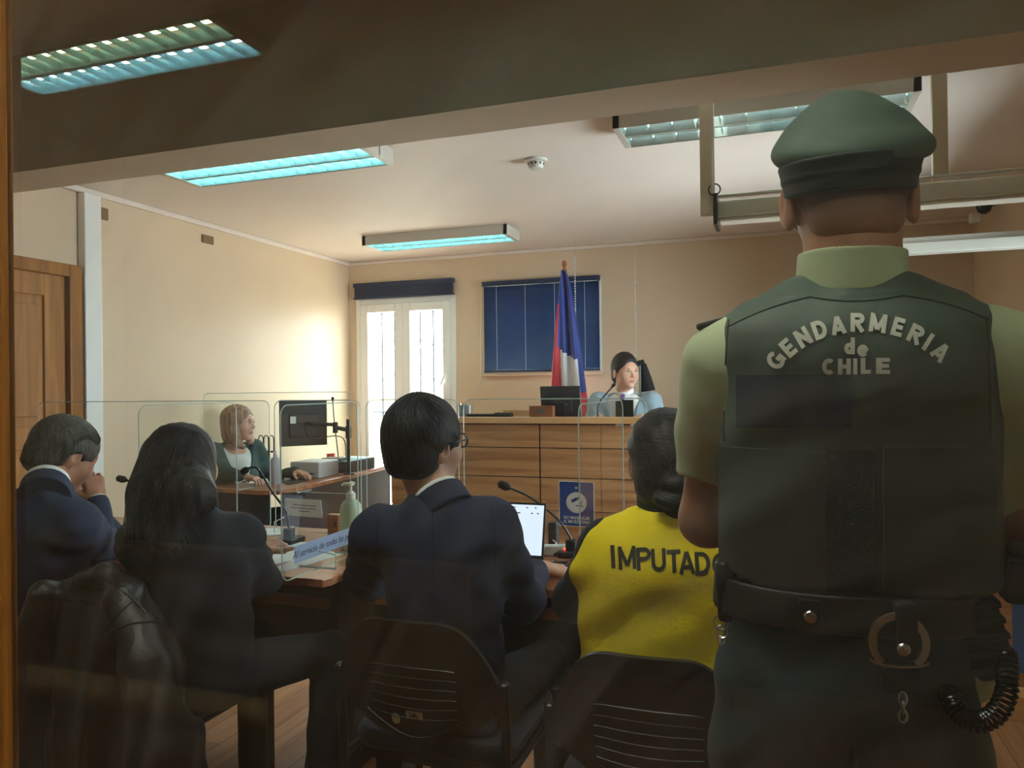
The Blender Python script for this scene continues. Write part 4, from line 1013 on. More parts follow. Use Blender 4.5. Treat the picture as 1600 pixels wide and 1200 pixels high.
# ---------------- man in navy with clasped hands, far left
c = W(100, 712, 1.93); nk = W(72, 762, 1.80); hipN = A_((-2.28, 1.84, .53))
shL = W(-8, 840, 1.74); shR = W(118, 822, 1.82); elR = WZ(166, 862, .80); elR[1] = 2.17; elR = W(160, 852, 2.13); elL = A_((-2.38, 2.26, .79)); wrR = W(150, 784, 2.17); wrL = W(126, 784, 2.22)
F3 = Fig('l', (-2.28, 1.84, 0), 'man in navy suit resting his mouth on clasped hands, leftmost of the seated row', c, (-26, 0, -10), nk, hipN, (shL, shR), (elL, elR), (wrL, wrR), None, SK1)
hands = [hand_f(wrR, (-.12, -.05, 1), (-.8, .3, 0), 1, (75, 80, 85, 90), .95), hand_f(wrL, (.12, -.05, 1), (.8, -.1, 0), -1, (75, 80, 85, 90), .95)]
F3.bodymesh(hands, (-2.72, 1.55, .4), (-1.75, 2.45, 1.34), .004)
F3.jacket(navy, (-2.76, 1.5, .42), (-1.72, 2.45, 1.16), .005, 5, rs=(.070, .060, .044), amp=.018)
F3.collar(shirtw, .066, .030, -.04, 10); F3.collar(navy, .070, .000, -.06, 12, name='jacket_collar')
w_ = F3.wr[1]; e_ = F3.el[1]; d_ = (w_-e_)/np.linalg.norm(w_-e_); body('shirt_cuff', SUB(.002, cap(w_-d_*.045, w_+d_*.004, .040, .038), cap(w_-d_*.06, w_+d_*.03, .033)), w_-.09, w_+.09, .0035, shirtw, F3.t)
hf = hair_short(1.0, .016, -.088, .04, seed=9, amp=.0012, sweep=(1, .1, .3))
body('hair', xf(hf, F3.hr, F3.head), F3.head-.16, F3.head+.16, .0035, HG, F3.t)
h3 = [o for o in F3.t.children if o.name.startswith('hair')][0]
strands(F3, h3, [F3.hp(p) for p in ((-.05, .07, .10), (0, .08, .11), (.05, .07, .09), (.08, .05, .06))], [F3.hp(p) for p in ((-.06, -.09, -.05), (0, -.12, -.07), (.05, -.10, -.07), (.08, -.04, -.05))], 200, HG, .0014, 6, .006, tuple(F3.hr@A_((.01, -.02, .05))))
F3.legs(dtr, [A_((-2.42, 2.24, .50)), A_((-2.14, 2.24, .50))], [(-2.42, 2.2, 0), (-2.1, 2.1, 0)], shoe_m)

# ---------------- person in the yellow vest
c = W(1040, 722, 1.86); nk = W(1044, 796, 1.84); hipY = A_((-.22, 1.80, .55))
shL = W(946, 856, 1.79); shR = W(1134, 856, 1.85); elL = A_((-.50, 1.94, .82)); wrL = A_((-.36, 2.16, .70)); elR = A_((.06, 1.95, .80)); wrR = A_((-.10, 2.17, .70))
F4 = Fig('y', (-.22, 1.80, 0), 'dark haired person in a bright yellow vest lettered IMPUTADO seen from behind', c, (6, 0, 16), nk, hipY, (shL, shR), (elL, elR), (wrL, wrR), None, SK1, fem=True)
hands = [hand_f(wrL, (.5, .8, -.2), (0, 0, -1), 1), hand_f(wrR, (-.5, .8, -.2), (0, 0, -1), -1)]
F4.bodymesh(hands, (-.66, 1.5, .4), (.22, 2.4, 1.34), .004, nr=.05)
F4.jacket(blackc, (-.68, 1.5, .42), (.24, 2.35, 1.16), .005, 15, rs=(.062, .054, .040), amp=.004, name='sweater', grow=-.026)
F4.collar(cloth('black_scarf', rgb(22, 20, 24), .5), .072, .045, -.06, 6, name='turtleneck')
yel = mat('yellow_cloth', rgb(250, 224, 8), .75, var=.06, vscale=5, bump=.3, bscale=160)
vt = F4.torso(.012, .01)
vst = [(.0, 0, 0, .225, .145), (.15, 0, 0, .218, .135), (.3, 0, 0, .228, .135), (F4.Lt*.80, 0, -.006, .232, .13), (F4.Lt*.92, 0, -.006, .19, .100), (F4.Lt*1.0, 0, 0, .10, .085)]
vt = U(.03, loft(vst, F4.hip, F4.TR, 2.5, .02), cap(F4.neck+F4.TR@A_((-.06, -.01, -.045)), F4.sh[0]+A_((.03, 0, .012)), .055, .060), cap(F4.neck+F4.TR@A_((.06, -.01, -.045)), F4.sh[1]+A_((-.03, 0, .012)), .055, .060))
def low_folds(P):
    q = (P-F4.hip)@F4.TR; a = np.clip(1-(q[:, 2]-.02)/.26, 0, 1)
    return -.011*a*np.sin(q[:, 2]*85+5*np.sin(q[:, 0]*9+1)+2.5*q[:, 0]*6)*np.exp(-((q[:, 2]-.08)/.12)**2)
vt = warp(warp(vt, folds(.008, [(.5, .2, 1), (-.6, .2, 1), (.2, 0, 1), (.9, 0, -.5)], (48, 62, 80, 36), 31)), low_folds)
vt = SUB(.01, vt, cap(F4.neck-F4.TR[:, 2]*.03, F4.neck+F4.TR[:, 2]*.2, .066, .09))
for i in (0, 1):
    s_ = -1 if i == 0 else 1
    vt = SUB(.012, vt, cap(F4.sh[i]+F4.TR@A_((s_*.055, 0, .06)), F4.sh[i]+F4.TR@A_((s_*.062, .02, -.2)), .035, .045))
vest_y = body('yellow_vest', vt, (-.56, 1.5, .50), (.14, 2.1, 1.2), .004, yel, F4.t)
crn = U(.02, ell((0, -.014, .033), (.092, .112, .100)), ell((0, -.05, -.035), (.082, .072, .085)))
crn = SUB(.012, crn, ell((.0, .105, -.05), (.075, .075, .12)), ell((-.096, -.002, -.03), (.034, .036, .052)), ell((.09, .03, -.06), (.03, .03, .05)))
tail = U(.012, ell((.012, -.125, -.022), (.044, .028, .024)), ell((.0, -.128, -.058), (.048, .030, .026)), ell((.02, -.112, -.088), (.040, .028, .024)))
hf = warp(U(.015, crn, tail), folds(.003, [(.4, .3, 1), (.1, 1, .6), (.6, -.4, .8), (0, 0, 1)], (220, 320, 170, 140), 21))
body('hair', xf(hf, F4.hr, F4.head), F4.head-.23, F4.head+.17, .004, hairmat('hair_tied', rgb(14, 13, 15), rgb(38, 34, 36), (.3, 1, 1)), F4.t)
h4 = [o for o in F4.t.children if o.name.startswith('hair')][0]
strands(F4, h4, [F4.hp(p) for p in ((-.07, .05, .09), (-.03, .03, .13), (.03, .03, .13), (.07, .05, .09))], [F4.hp(p) for p in ((-.05, -.11, -.02), (-.01, -.125, -.01), (.02, -.125, -.01), (.05, -.11, -.02))], 150, MATS['hair_tied'], .0013, 8, .006, tuple(F4.hr@A_((0, -.03, .02))))
F4.legs(dtr, [A_((-.40, 2.18, .50)), A_((-.06, 2.18, .50))], [(-.40, 2.2, 0), (-.06, 2.2, 0)], shoe_m)
DY = Drape(vest_y)
xs_ = [958, 980, 1005, 1029, 1053, 1073, 1098, 1125]
stroke_text('lettering', [(ch, x, 870+(x-958)*.075, 36, -3, w_*.9) for ch, x, w_ in zip('IMPUTADO', xs_, (1, .92, .95, .95, 1, .95, 1, .95))], DY, mat('black_print', rgb(44, 42, 20), .7), F4.t, .19, lift=.0015)

# ---------------- blonde clerk at the side desk, in profile
c = W(374, 662, 4.36); nk = A_(c)+A_((-.045, -.005, -.135)); hipC = A_(nk)+A_((-.02, -.02, -.56))
fw2 = A_((.93, -.37, 0)); rt = A_((-.37, -.93, 0))
shR = nk+rt*.165+A_((0, 0, -.055)); shL = nk-rt*.165+A_((0, 0, -.055))
elR = W(338, 735, 4.20); wrR = WZ(383, 746, .80)
elL = A_(c)+A_((.05, .25, -.42)); wrL = WZ(462, 738, .80)
F5 = Fig('c', (float(hipC[0]), float(hipC[1]), 0), 'blonde woman in dark green blazer and white top at the side desk', c, (2, 0, -82), nk, hipC, (shL, shR), (elL, elR), (wrL, wrR), None, SK2, fem=True)
hands = [hand_f(wrR, (1, .1, -.1), (0, 0, -1), 1, (35, 40, 45, 50), .9), hand_f(wrL, (1, -.2, -.1), (0, 0, -1), -1, (20, 20, 25, 30), .9)]
lo5 = np.minimum(np.minimum(F5.hip, wrL), wrR)-A_((.3, .34, .12)); hi5 = np.maximum(np.maximum(c, wrL), wrR)+A_((.26, .3, .2))
F5.bodymesh(hands, lo5, hi5, .005, trunk=-.02, nr=.046); F5.eyes((50, 60, 50))
gr = cloth('green_blazer', rgb(44, 78, 76))
def wedge(F, top, hw, low):
    """V opening of a jacket front"""
    a = F.tp((0, .12, low)); n1 = F.TR@A_((-(F.Lt-low), 0, hw)); n2 = F.TR@A_(((F.Lt-low), 0, hw))
    return INT(.004, plane(-n1*-1*-1, a) if False else plane(F.TR@A_((F.Lt-low, 0, -hw)), a), plane(F.TR@A_((-(F.Lt-low), 0, -hw)), a), plane(F.TR@A_((0, -1, 0)), F.tp((0, .02, 0))))
F5.jacket(gr, lo5, hi5, .006, 4, rs=(.066, .056, .042), cuts=(wedge(F5, 1, .115, .10),), amp=.014, name='blazer', grow=.006, belly=.02)
f = INT(.01, warp(F5.torso(-.006, .02), folds(.003, [(1, 0, 1), (0, 1, 1)], (50, 60), 2)), plane(F5.TR[:, 2]+F5.TR[:, 1]*.9, F5.tp((0, .09, F5.Lt*.84))))
body('white_top', f, lo5, hi5, .006, shirtw, F5.t)
ca = U(.03, ell((0, -.02, .034), (.096, .116, .102)), ell((0, -.05, -.05), (.096, .075, .11)), chain([(-.075, .0, -.03), (-.085, .03, -.13)], [.034, .026], .02), chain([(.075, .0, -.03), (.085, .03, -.13), (.07, .06, -.155)], [.036, .03, .02], .02))
ca = SUB(.010, ca, ell((.0, .115, -.045), (.062, .078, .12)))
hf = warp(ca, folds(.004, [(1, .2, .1), (.2, 1, .1), (.7, -.7, .2)], (220, 240, 160), 7))
body('hair', xf(hf, F5.hr, F5.head), F5.head-A_((.2, .2, .22)), F5.head+.2, .005, HBL, F5.t)
F5.legs(dtr, [A_((-3.2, 4.38, .5)), A_((-3.2, 4.6, .5))][::-1], [(-3.16, 4.6, 0), (-3.16, 4.38, 0)], shoe_m)

# ---------------- judge
c = W(977, 582, 5.36); nk = A_(c)+A_((-.01, .03, -.145)); hipJ = A_((c[0]-.01, 5.42, .86))
shR = nk+A_((-.195, 0, -.065)); shL = nk+A_((.195, 0, -.065)); elR = shR+A_((-.05, -.08, -.26)); elL = shL+A_((.06, -.08, -.25)); wrR = A_((c[0]-.14, 5.10, 1.16)); wrL = A_((c[0]+.16, 5.06, 1.16))
F6 = Fig('j', (float(c[0]), 5.42, .35), 'man in light grey suit with purple tie seated behind the bench looking sideways', c, (0, 0, 180+42), nk, hipJ, (shL, shR), (elL, elR), (wrL, wrR), None, SK2, wf=1.04)
hands = [hand_f(wrR, (.3, -1, -.1), (0, 0, -1), -1, (30, 35, 40, 45)), hand_f(wrL, (-.3, -1, -.1), (0, 0, -1), 1, (30, 35, 40, 45))]
lo6 = (c[0]-.4, 4.85, .8); hi6 = (c[0]+.4, 5.66, 1.72)
F6.bodymesh(hands, lo6, hi6, .005); F6.eyes()
F6.jacket(cloth('grey_suit', rgb(150, 172, 182)), lo6, hi6, .006, 6, rs=(.068, .060, .044), cuts=(wedge(F6, 1, .125, .02),), amp=.014, grow=.008)
f = INT(.008, F6.torso(-.004, .0), plane(F6.TR[:, 2]+F6.TR[:, 1]*.2, F6.tp((0, .06, F6.Lt*.97))))
body('shirt', f, lo6, hi6, .006, shirtw, F6.t)
F6.collar(shirtw, .062, .036, -.05, 24)
tm = mat('purple_silk', rgb(104, 66, 128), .4, sheen=.4, bump=.1); a = F6.tp((0, .122, F6.Lt*.90)); b = F6.tp((0, .136, .1)); kn = F6.tp((0, .092, F6.Lt*.965))
tf = U(.01, cap(kn, a, .019, .014), bx((a+b)/2, (.030, .008, float(np.linalg.norm(a-b))/2), .006, F6.TR))
body('tie', tf, np.minimum(a, b)-.08, np.maximum(a, kn)+.08, .005, tm, F6.t)
hf = hair_short(1.04, .010, -.075, .14, seed=4, top=.012)
body('hair', xf(hf, F6.hr, F6.head), F6.head-.17, F6.head+.17, .0045, HD, F6.t)
F6.legs(dtr, [A_((c[0]+.12, 5.2, .80)), A_((c[0]-.12, 5.2, .80))], [(c[0]+.12, 5.22, .35), (c[0]-.12, 5.22, .35)], shoe_m)
# eyebrows and lips
for Fg, cl in ((F5, (186, 92, 92)), (F6, (176, 112, 100))):
    lf = U(.004, ell((0, .0905, -.0585), (.021, .0095, .0048)), ell((0, .089, -.068), (.018, .0095, .0054))); lf = SUB(.002, lf, cap((-.02, .099, -.0635), (.02, .099, -.0635), .0018))
    body('lips', xf(lf, Fg.hr, Fg.head), Fg.head-.13, Fg.head+.13, .0025, mat('lips_%d' % cl[0], rgb(*cl), .4), Fg.t)
for Fg in (F5, F6):
    for s_ in (-1, 1): MB().tube([Fg.hp((s_*.014, .093, .020)), Fg.hp((s_*.032, .091, .026)), Fg.hp((s_*.050, .078, .020))], [.004, .0055, .003], 6).build('eyebrow', HD, Fg.t, smooth=True)
# ---------------- uniformed officer standing close to the glass
GYY = 1.33; gx = float(W(1337, 600, GYY)[0])
def wz(py, px=1337, Y=GYY): return float(W(px, py, Y)[2])
def wx(px, py=600, Y=GYY): return float(W(px, py, Y)[0])
zt_, zb_ = wz(497), wz(925, Y=1.2)
hc = W(1326, 312, 1.35); nkG = W(1326, 428, 1.34)
nkG = A_((hc[0], 1.33, wz(432)))
shL = A_((wx(1138), 1.33, wz(572))); shR = A_((wx(1560), 1.33, wz(572)))
elL = W(1104, 812, 1.36); elR = W(1588, 838, 1.38); wrL = A_((elL[0]+.10, 1.58, 1.07)); wrR = A_((elR[0]-.06, 1.60, 1.06))
hipG = A_((gx+.005, 1.33, .96))
FG = Fig('g', (gx, GYY, 0), 'uniformed officer in green cap and dark green lettered vest standing with back to the viewer', hc, (4, 0, 5), nkG, hipG, (shL, shR), (elL, elR), (wrL, wrR), None, SK3, wf=1.10)
FG.ear = 1.18
hands = [hand_f(wrL, (.7, .5, -.3), (.3, -.8, -.3), -1, (55, 60, 65, 70)), hand_f(wrR, (-.7, .5, -.3), (-.3, -.8, -.3), 1, (55, 60, 65, 70))]
loG, hiG = (gx-.42, 1.05, .85), (gx+.42, 1.85, 1.80)
FG.bodymesh(hands, loG, hiG, .004, trunk=-.03, arm_r=(.055, .044, .030), nr=.071)
gshirt = cloth('pale_green_cotton', rgb(190, 200, 160), .15, rough=.7, var=.05)
gvest = cloth('dark_green_vest', rgb(72, 88, 76), .22, bs=500, rough=.62, var=.07); gvest2 = cloth('vest_panel', rgb(64, 79, 69), .15, bs=700, rough=.6)
gtr = cloth('dark_green_trousers', rgb(46, 66, 66), .2, rough=.75); gcap = cloth('cap_green', rgb(66, 84, 70), .2, bs=700, rough=.7, var=.04); gcapd = cloth('cap_band', rgb(34, 46, 42), .3, bs=900, rough=.7)
lth = mat('black_leather', rgb(26, 25, 25), .42, bump=.15, bscale=300)
# short sleeved shirt
sl = []
for i in (0, 1):
    s_ = FG.sh[i]; e_ = FG.el[i]; d_ = (e_-s_)/np.linalg.norm(e_-s_)
    sl.append(INT(.003, U(.05, cap(s_, e_, .066, .058), cap(s_+A_((0, 0, .0)), s_+d_*.1+A_(((-.004 if i == 0 else .004), 0, 0)), .069, .066)), plane(d_, s_+d_*(.190 if i == 0 else .215))))
f = U(.04, FG.torso(-.012), sl[0], sl[1], cap(nkG-A_((.03, 0, .09)), shL+A_((.02, 0, .02)), .05, .052), cap(nkG-A_((-.03, 0, .09)), shR+A_((-.02, 0, .02)), .05, .052))
f = warp(f, folds(.018, [(1, .3, .5), (-.6, .5, 1), (.3, 1, -.6), (1, -.4, 1.1)], (45, 65, 38, 90), 17))
body('shirt', f, loG, hiG, .004, gshirt, FG.t)
FG.collar(gshirt, .080, .038, -.03, 4)
# vest
cxv = (wx(1122)+wx(1556))/2; hw = (wx(1556)-wx(1122))/2
z0v = zb_; Rm = np.eye(3)
vst = [(z0v-.005, 0, 0, hw*.985, .138), (z0v+.05, 0, 0, hw*1.0, .142), (wz(697), 0, 0, hw*1.0, .142), (wz(600), 0, -.002, hw*1.0, .142), (wz(540), 0, -.004, hw*.985, .132), (wz(500), 0, -.004, hw*.93, .112), (wz(475), 0, 0, hw*.74, .09)]
vf = loft(vst, (cxv, 1.33, 0), None, 2.9, .012)
vf = U(.035, vf, cap(A_((cxv-.085, 1.325, wz(492))), A_((wx(1142), 1.33, wz(537))), .052, .048), cap(A_((cxv+.085, 1.325, wz(490))), A_((wx(1536), 1.33, wz(537))), .052, .048), cap(A_((cxv-.06, 1.31, wz(496))), A_((cxv+.06, 1.31, wz(496))), .066))
vf = SUB(.012, vf, cap(nkG+A_((0, .014, .068)), nkG+A_((0, 0, .2)), .078, .10))
for i in (0, 1):
    s_ = -1 if i == 0 else 1; xe = wx(1124) if i == 0 else wx(1554)
    vf = SUB(.008, vf, cap(A_((xe+s_*.052, 1.36, wz(500))), A_((xe+s_*.052, 1.37, wz(690))), .055, .055))
vf = warp(vf, folds(.0065, [(1, .2, .6), (-.8, .2, .7), (.2, 0, 1), (1, 0, -.2)], (40, 60, 30, 75), 41))
# shoulder seam and piping grooves
vest_g = body('tactical_vest', vf, (gx-.28, 1.12, z0v-.03), (gx+.29, 1.52, 1.66), .0035, gvest, FG.t)
def patch(name, dr, x0_, y0_, x1_, y1_, m, parent, lift=.0015, thick=.003, r=8, skew=0, step=7, sag=0):
    """rectangle of cloth lying on the surface, thickness outward"""
    nu = max(2, int(abs(x1_-x0_)/step)); nv = max(2, int(abs(y1_-y0_)/step)); V = []; V2 = []
    for j in range(nv+1):
        for i in range(nu+1):
            u, v = i/nu, j/nv; px = x0_+(x1_-x0_)*u; py = y0_+(y1_-y0_)*v+skew*u+sag*4*u*(1-u)
            dx = min(px-x0_, x1_-px); dy = min(py-y0_-skew*u, y1_-py+skew*u)
            a = dr(px, py, lift+thick); b = dr(px, py, -.002)
            if a is None: a = b = Vector((0, 0, -99))
            V.append(a); V2.append(b)
    n = (nu+1)*(nv+1); Fc = []
    def ok(q): return all((V+V2)[k].z > -50 for k in q)
    for j in range(nv):
        for i in range(nu):
            a = j*(nu+1)+i; q = (a, a+1, a+nu+2, a+nu+1)
            if ok(q): Fc.append(q); Fc.append(tuple(k+n for k in q[::-1]))
    for i in range(nu):
        for a, b in ((i, i+1), (nv*(nu+1)+i+1, nv*(nu+1)+i)):
            q = (b, a, a+n, b+n)
            if ok(q): Fc.append(q)
    for j in range(nv):
        for a, b in (((j+1)*(nu+1), j*(nu+1)), (j*(nu+1)+nu, (j+1)*(nu+1)+nu)):
            q = (b, a, a+n, b+n)
            if ok(q): Fc.append(q)
    return MB().add([v if v.z > -50 else Vector((gx, 1.33, 1.2)) for v in V+V2], Fc).build(name, m, parent, smooth=True)
DV = Drape(vest_g)
patch('side_panel', DV, 1128, 697, 1290, 906, gvest2, FG.t, thick=.004, skew=10)
patch('side_panel', DV, 1380, 698, 1552, 920, gvest2, FG.t, thick=.004, skew=0)
velc = mat('hook_and_loop', rgb(56, 66, 58), .95, var=.35, vscale=420, bump=1.2, bscale=700)
patch('fastening_strip', DV, 1291, 702, 1366, 922, velc, FG.t, thick=.002)
patch('phone_reflection', DV, 1152, 586, 1330, 668, cloth('reflection_navy', rgb(32, 42, 54), .1, rough=.5), FG.t, thick=.0012)  # the phone's reflection in the glass, put on the vest as a dark patch
yk = mat('seam_thread', rgb(36, 48, 42), .7)
def seam(pts, m, r=.0012, lift=.0006, name='seam'):
    P = [DV(x, y, lift) for x, y in pts]; P = [p for p in P if p is not None]
    if len(P) > 2: MB().tube(P, r, 5).build(name, m, FG.t, smooth=True)
def bez(a, b, c, n=24): return [((1-t)**2*a[0]+2*t*(1-t)*b[0]+t*t*c[0], (1-t)**2*a[1]+2*t*(1-t)*b[1]+t*t*c[1]) for t in np.linspace(0, 1, n)]
seam(bez((1136, 512), (1200, 478), (1266, 464)), yk, name='shoulder_seam'); seam(bez((1410, 462), (1480, 470), (1545, 500)), yk, name='shoulder_seam')
seam(bez((1266, 464), (1335, 478), (1410, 462)), yk, name='neck_seam'); seam(bez((1139, 500), (1130, 600), (1132, 690)), yk, name='edge_seam'); seam(bez((1541, 500), (1549, 600), (1547, 690)), yk, name='edge_seam')
thr = mat('white_embroidery', rgb(250, 250, 236), .8, bump=.8, bscale=900)
arc = [('G', 1213, 563, -50), ('E', 1232, 544, -41), ('N', 1255, 528, -31), ('D', 1281, 516, -20), ('A', 1309, 509, -10), ('R', 1339, 505, 0), ('M', 1372, 506, 8), ('E', 1403, 512, 16), ('R', 1430, 523, 25), ('I', 1449, 535, 33), ('A', 1469, 550, 41)]
stroke_text('lettering', [(c_, x, y, 29, a, 1.0) for c_, x, y, a in arc], DV, thr, FG.t, .24, lift=.0025)
stroke_text('lettering', [('d', 1327, 541, 26, 0, 1.05), ('e', 1348, 545, 26, 0, 1.05)], DV, thr, FG.t, .25, lift=.0025)
stroke_text('lettering', [('C', 1294, 573, 25, 0, 1.05), ('H', 1319, 573, 25, 0, 1.1), ('I', 1336, 573, 25, 0, 1.0), ('L', 1353, 572, 25, 0, 1.15), ('E', 1380, 572, 25, 0, 1.45)], DV, thr, FG.t, .26, lift=.0025)
# epaulettes
for i, (px, py, sgn) in enumerate(((1112, 500, -1), (1566, 498, 1))):
    a = W(px, py+2, 1.33); R = rot(y=sgn*13)
    body('epaulette', bx(a-A_((0, 0, .006)), (.024, .036, .005), .004, R), a-.07, a+.07, .004, gcapd, FG.t)
# cap
cc = A_((wx(1334), 1.335, wz(232)))
Rc = rot(x=20, y=0, z=4)
crown = U(.035, ell(cc, (.121, .132, .046), Rc), ell(cc+Rc@A_((0, .035, .024)), (.094, .09, .054), Rc), ell(cc+Rc@A_((0, .075, .036)), (.062, .055, .052), Rc))
crown = SUB(.006, crown, plane((0, -.32, 1), cc+A_((0, -.1, -.055))))
crown = warp(crown, folds(.0016, [(1, .2, .6), (-.8, .2, .7), (.2, 0, 1)], (60, 80, 50), 3))
body('cap', crown, cc-.19, cc+.19, .0035, gcap, FG.t)
bc = A_((wx(1330), 1.33, wz(278)))
Rb = rot(x=8); band = loft([(-.026, 0, 0, .097, .112), (0, 0, 0, .101, .116), (.026, 0, 0, .108, .122)], bc, Rb, 2.1, .004)
band = U(.004, band, loft([(-.002, 0, 0, .1025, .1175), (.002, 0, 0, .1035, .1185)], bc, Rb, 2.1, .002))
body('cap_band', band, bc-.16, bc+.16, .0035, gcapd, FG.t)
vis = INT(.003, ell(bc+A_((0, .085, -.025)), (.095, .11, .018), rot(x=-18)), plane((0, -1, 0), bc+A_((0, .09, 0))))
body('cap_visor', vis, bc-A_((.14, 0, .12)), bc+A_((.14, .25, .08)), .004, mat('patent_black', rgb(10, 10, 10), .08), FG.t)
# close cropped hair
m_ = bpy.data.materials.new('cropped_hair'); m_.use_nodes = True; nt = m_.node_tree; b_ = nt.nodes['Principled BSDF']; b_.inputs['Roughness'].default_value = .7
tc = nn(nt, 'ShaderNodeTexCoord'); sx_ = nn(nt, 'ShaderNodeSeparateXYZ'); nt.links.new(tc.outputs['Object'], sx_.inputs[0])
no = nn(nt, 'ShaderNodeTexNoise'); no.inputs['Scale'].default_value = 400; nt.links.new(tc.outputs['Object'], no.inputs[0])
ma = nn(nt, 'ShaderNodeMath', operation='MULTIPLY_ADD'); ma.inputs[1].default_value = .02; nt.links.new(no.outputs[0], ma.inputs[0]); nt.links.new(sx_.outputs[2], ma.inputs[2])
mr = nn(nt, 'ShaderNodeMapRange'); mr.inputs[1].default_value = hc[2]-.075; mr.inputs[2].default_value = hc[2]+.03; nt.links.new(ma.outputs[0], mr.inputs[0])
mx = nn(nt, 'ShaderNodeMix', data_type='RGBA'); mx.inputs['A'].default_value = rgb(170, 122, 94); mx.inputs['B'].default_value = rgb(44, 35, 30); nt.links.new(mr.outputs[0], mx.inputs['Factor']); nt.links.new(mx.outputs['Result'], b_.inputs['Base Color'])
hf = hair_short(1.10, .003, -.085, .04, seed=3, amp=.0004)
body('cropped_hair', xf(hf, FG.hr, FG.head), FG.head-.15, FG.head+.15, .004, m_, FG.t)
# trousers, belt, boots
zw = wz(985, Y=1.2)
hipw = (wx(1540, 1000)-wx(1118, 1000))/2; cxt = (wx(1540, 1000)+wx(1118, 1000))/2
tf = loft([(.70, 0, 0, hipw*.95, .125), (.82, 0, -.004, hipw*.97, .14), (.93, 0, -.006, hipw*.97, .145), (1.03, 0, 0, hipw*.95, .128)], (cxt, 1.33, 0), None, 2.5, .03)
tf = U(.05, tf, chain([(cxt-.10, 1.33, .78), (cxt-.11, 1.34, .45), (cxt-.12, 1.35, .09)], [.102, .085, .075], .04), chain([(cxt+.10, 1.33, .78), (cxt+.11, 1.34, .45), (cxt+.12, 1.35, .09)], [.102, .085, .075], .04))
tf = SUB(.02, tf, ell((cxt, 1.19, .70), (.012, .03, .16)))
tf = warp(tf, folds(.013, [(1, .2, .8), (-1, .2, .9), (.5, 0, 1), (1, 0, .2)], (40, 55, 30, 70), 77))
body('trousers', tf, (cxt-.3, 1.12, .03), (cxt+.3, 1.55, 1.04), .006, gtr, FG.t)
for s_ in (-1, 1):
    g = INT(.004, U(.03, cap((cxt+s_*.13, 1.31, .04), (cxt+s_*.14, 1.50, .03), .046, .04), cap((cxt+s_*.13, 1.33, .04), (cxt+s_*.13, 1.33, .15), .05, .055)), plane((0, 0, -1), (0, 0, 0)))
    body('boot', g, (cxt+s_*.13-.1, 1.2, -.01), (cxt+s_*.13+.1, 1.6, .24), .007, lth, FG.t)
zb0 = wz(962, Y=1.19); hwb = hipw*1.0
bf = loft([(zb0-.028, 0, 0, hwb*1.015, .150), (zb0+.028, 0, 0, hwb*.995, .146)], (cxt, 1.33, 0), None, 2.5, .003)
belt_g = body('belt', bf, (cxt-.3, 1.12, zb0-.05), (cxt+.3, 1.54, zb0+.05), .004, lth, FG.t)
DB = Drape(belt_g)
def pin(px, py, lift): return DB(px, py, lift) or Vector(tuple(W(px, py, 1.17)))
# snap keeper strap on the belt
p = DB(1266, 952, .004)
p = p or Vector(tuple(W(1266, 960, 1.18))); o = MB()
o.prism(rr_poly(-.016, -.026, .016, .020, .005), 0, .004, frameM(p+Vector((0, -.004, -.004)), (1, 0, 0), (0, 0, 1), (0, -1, 0))); kp = o.build('belt_keeper', lth, FG.t, bevel=.001)
MB().lathe([(.0105, 0), (.0105, .002), (.008, .005), (.001, .0058)], n=18, M=frameM(p+Vector((0, -.008, -.008)), (1, 0, 0), (0, 0, 1), (0, -1, 0))).build('snap_stud', silver, kp, smooth=True)
# handcuffs hanging from a leather loop
p = Vector(tuple(W(1404, 1004, 1.155))); t = thing('handcuffs', tuple(p), 'steel handcuffs hanging in a leather strap at the back of the officer belt', 'handcuffs')
M = frameM(p, Vector((1, .12, 0)).normalized(), Vector((0, 0, 1)), Vector((.12, -1, 0)).normalized())
def ring(m, rx, ry, a0, a1, wd_, th, M, n=40, oz=0):
    V = []; Fc = []
    for k in range(n+1):
        a = R_(a0+(a1-a0)*k/n); c_, s_ = math.cos(a), math.sin(a)
        for (dr_, dz) in ((-wd_/2, -th/2), (wd_/2, -th/2), (wd_/2, th/2), (-wd_/2, th/2)):
            V.append(M @ Vector(((rx+dr_)*c_, (ry+dr_)*s_, dz+oz)))
    for k in range(n):
        for j in range(4): Fc.append((k*4+j, k*4+(j+1) % 4, k*4+4+(j+1) % 4, k*4+4+j))
    Fc += [(0, 3, 2, 1), (n*4, n*4+1, n*4+2, n*4+3)]
    m.add(V, Fc)
m = MB(); ring(m, .034, .036, -52, 232, .010, .007, M); ring(m, .036, .009, 180, 360, .004, .008, M @ Matrix.Translation((0, -.024, 0)) @ Matrix.Diagonal((1, .9, 1, 1))); ring(m, .028, .032, 60, 200, .004, .004, M, oz=-.006)
m.build('cuff', mat('cuff_steel', rgb(176, 176, 172), .28, 1), t, bevel=.001)
m = MB().prism(rr_poly(-.004, -.02, .022, .056, .007), .006, .009, M); m.prism(rr_poly(-.004, .03, .022, .056, .006), -.012, .006, M); m.build('strap', lth, t, bevel=.001)
MB().lathe([(.0095, .009), (.0095, .011), (.007, .014), (.001, .015)], n=18, M=M @ Matrix.Translation((.004, -.006, 0))).build('snap_stud', silver, t, smooth=True)
m = MB()
for k, (dx, dz, tw) in enumerate(((.004, -.076, 0), (.004, -.088, 90), (.004, -.1, 0))):
    Mk = M @ Matrix.Translation((dx, dz, 0)) @ Matrix.Rotation(R_(tw), 4, 'Y'); m.tube([Mk @ Vector((.0055*math.cos(a), .009*math.sin(a), 0)) for a in np.linspace(0, 2*math.pi, 15)], .0018, 6, cap=False)
m.build('chain', MATS['cuff_steel'], t, smooth=True)
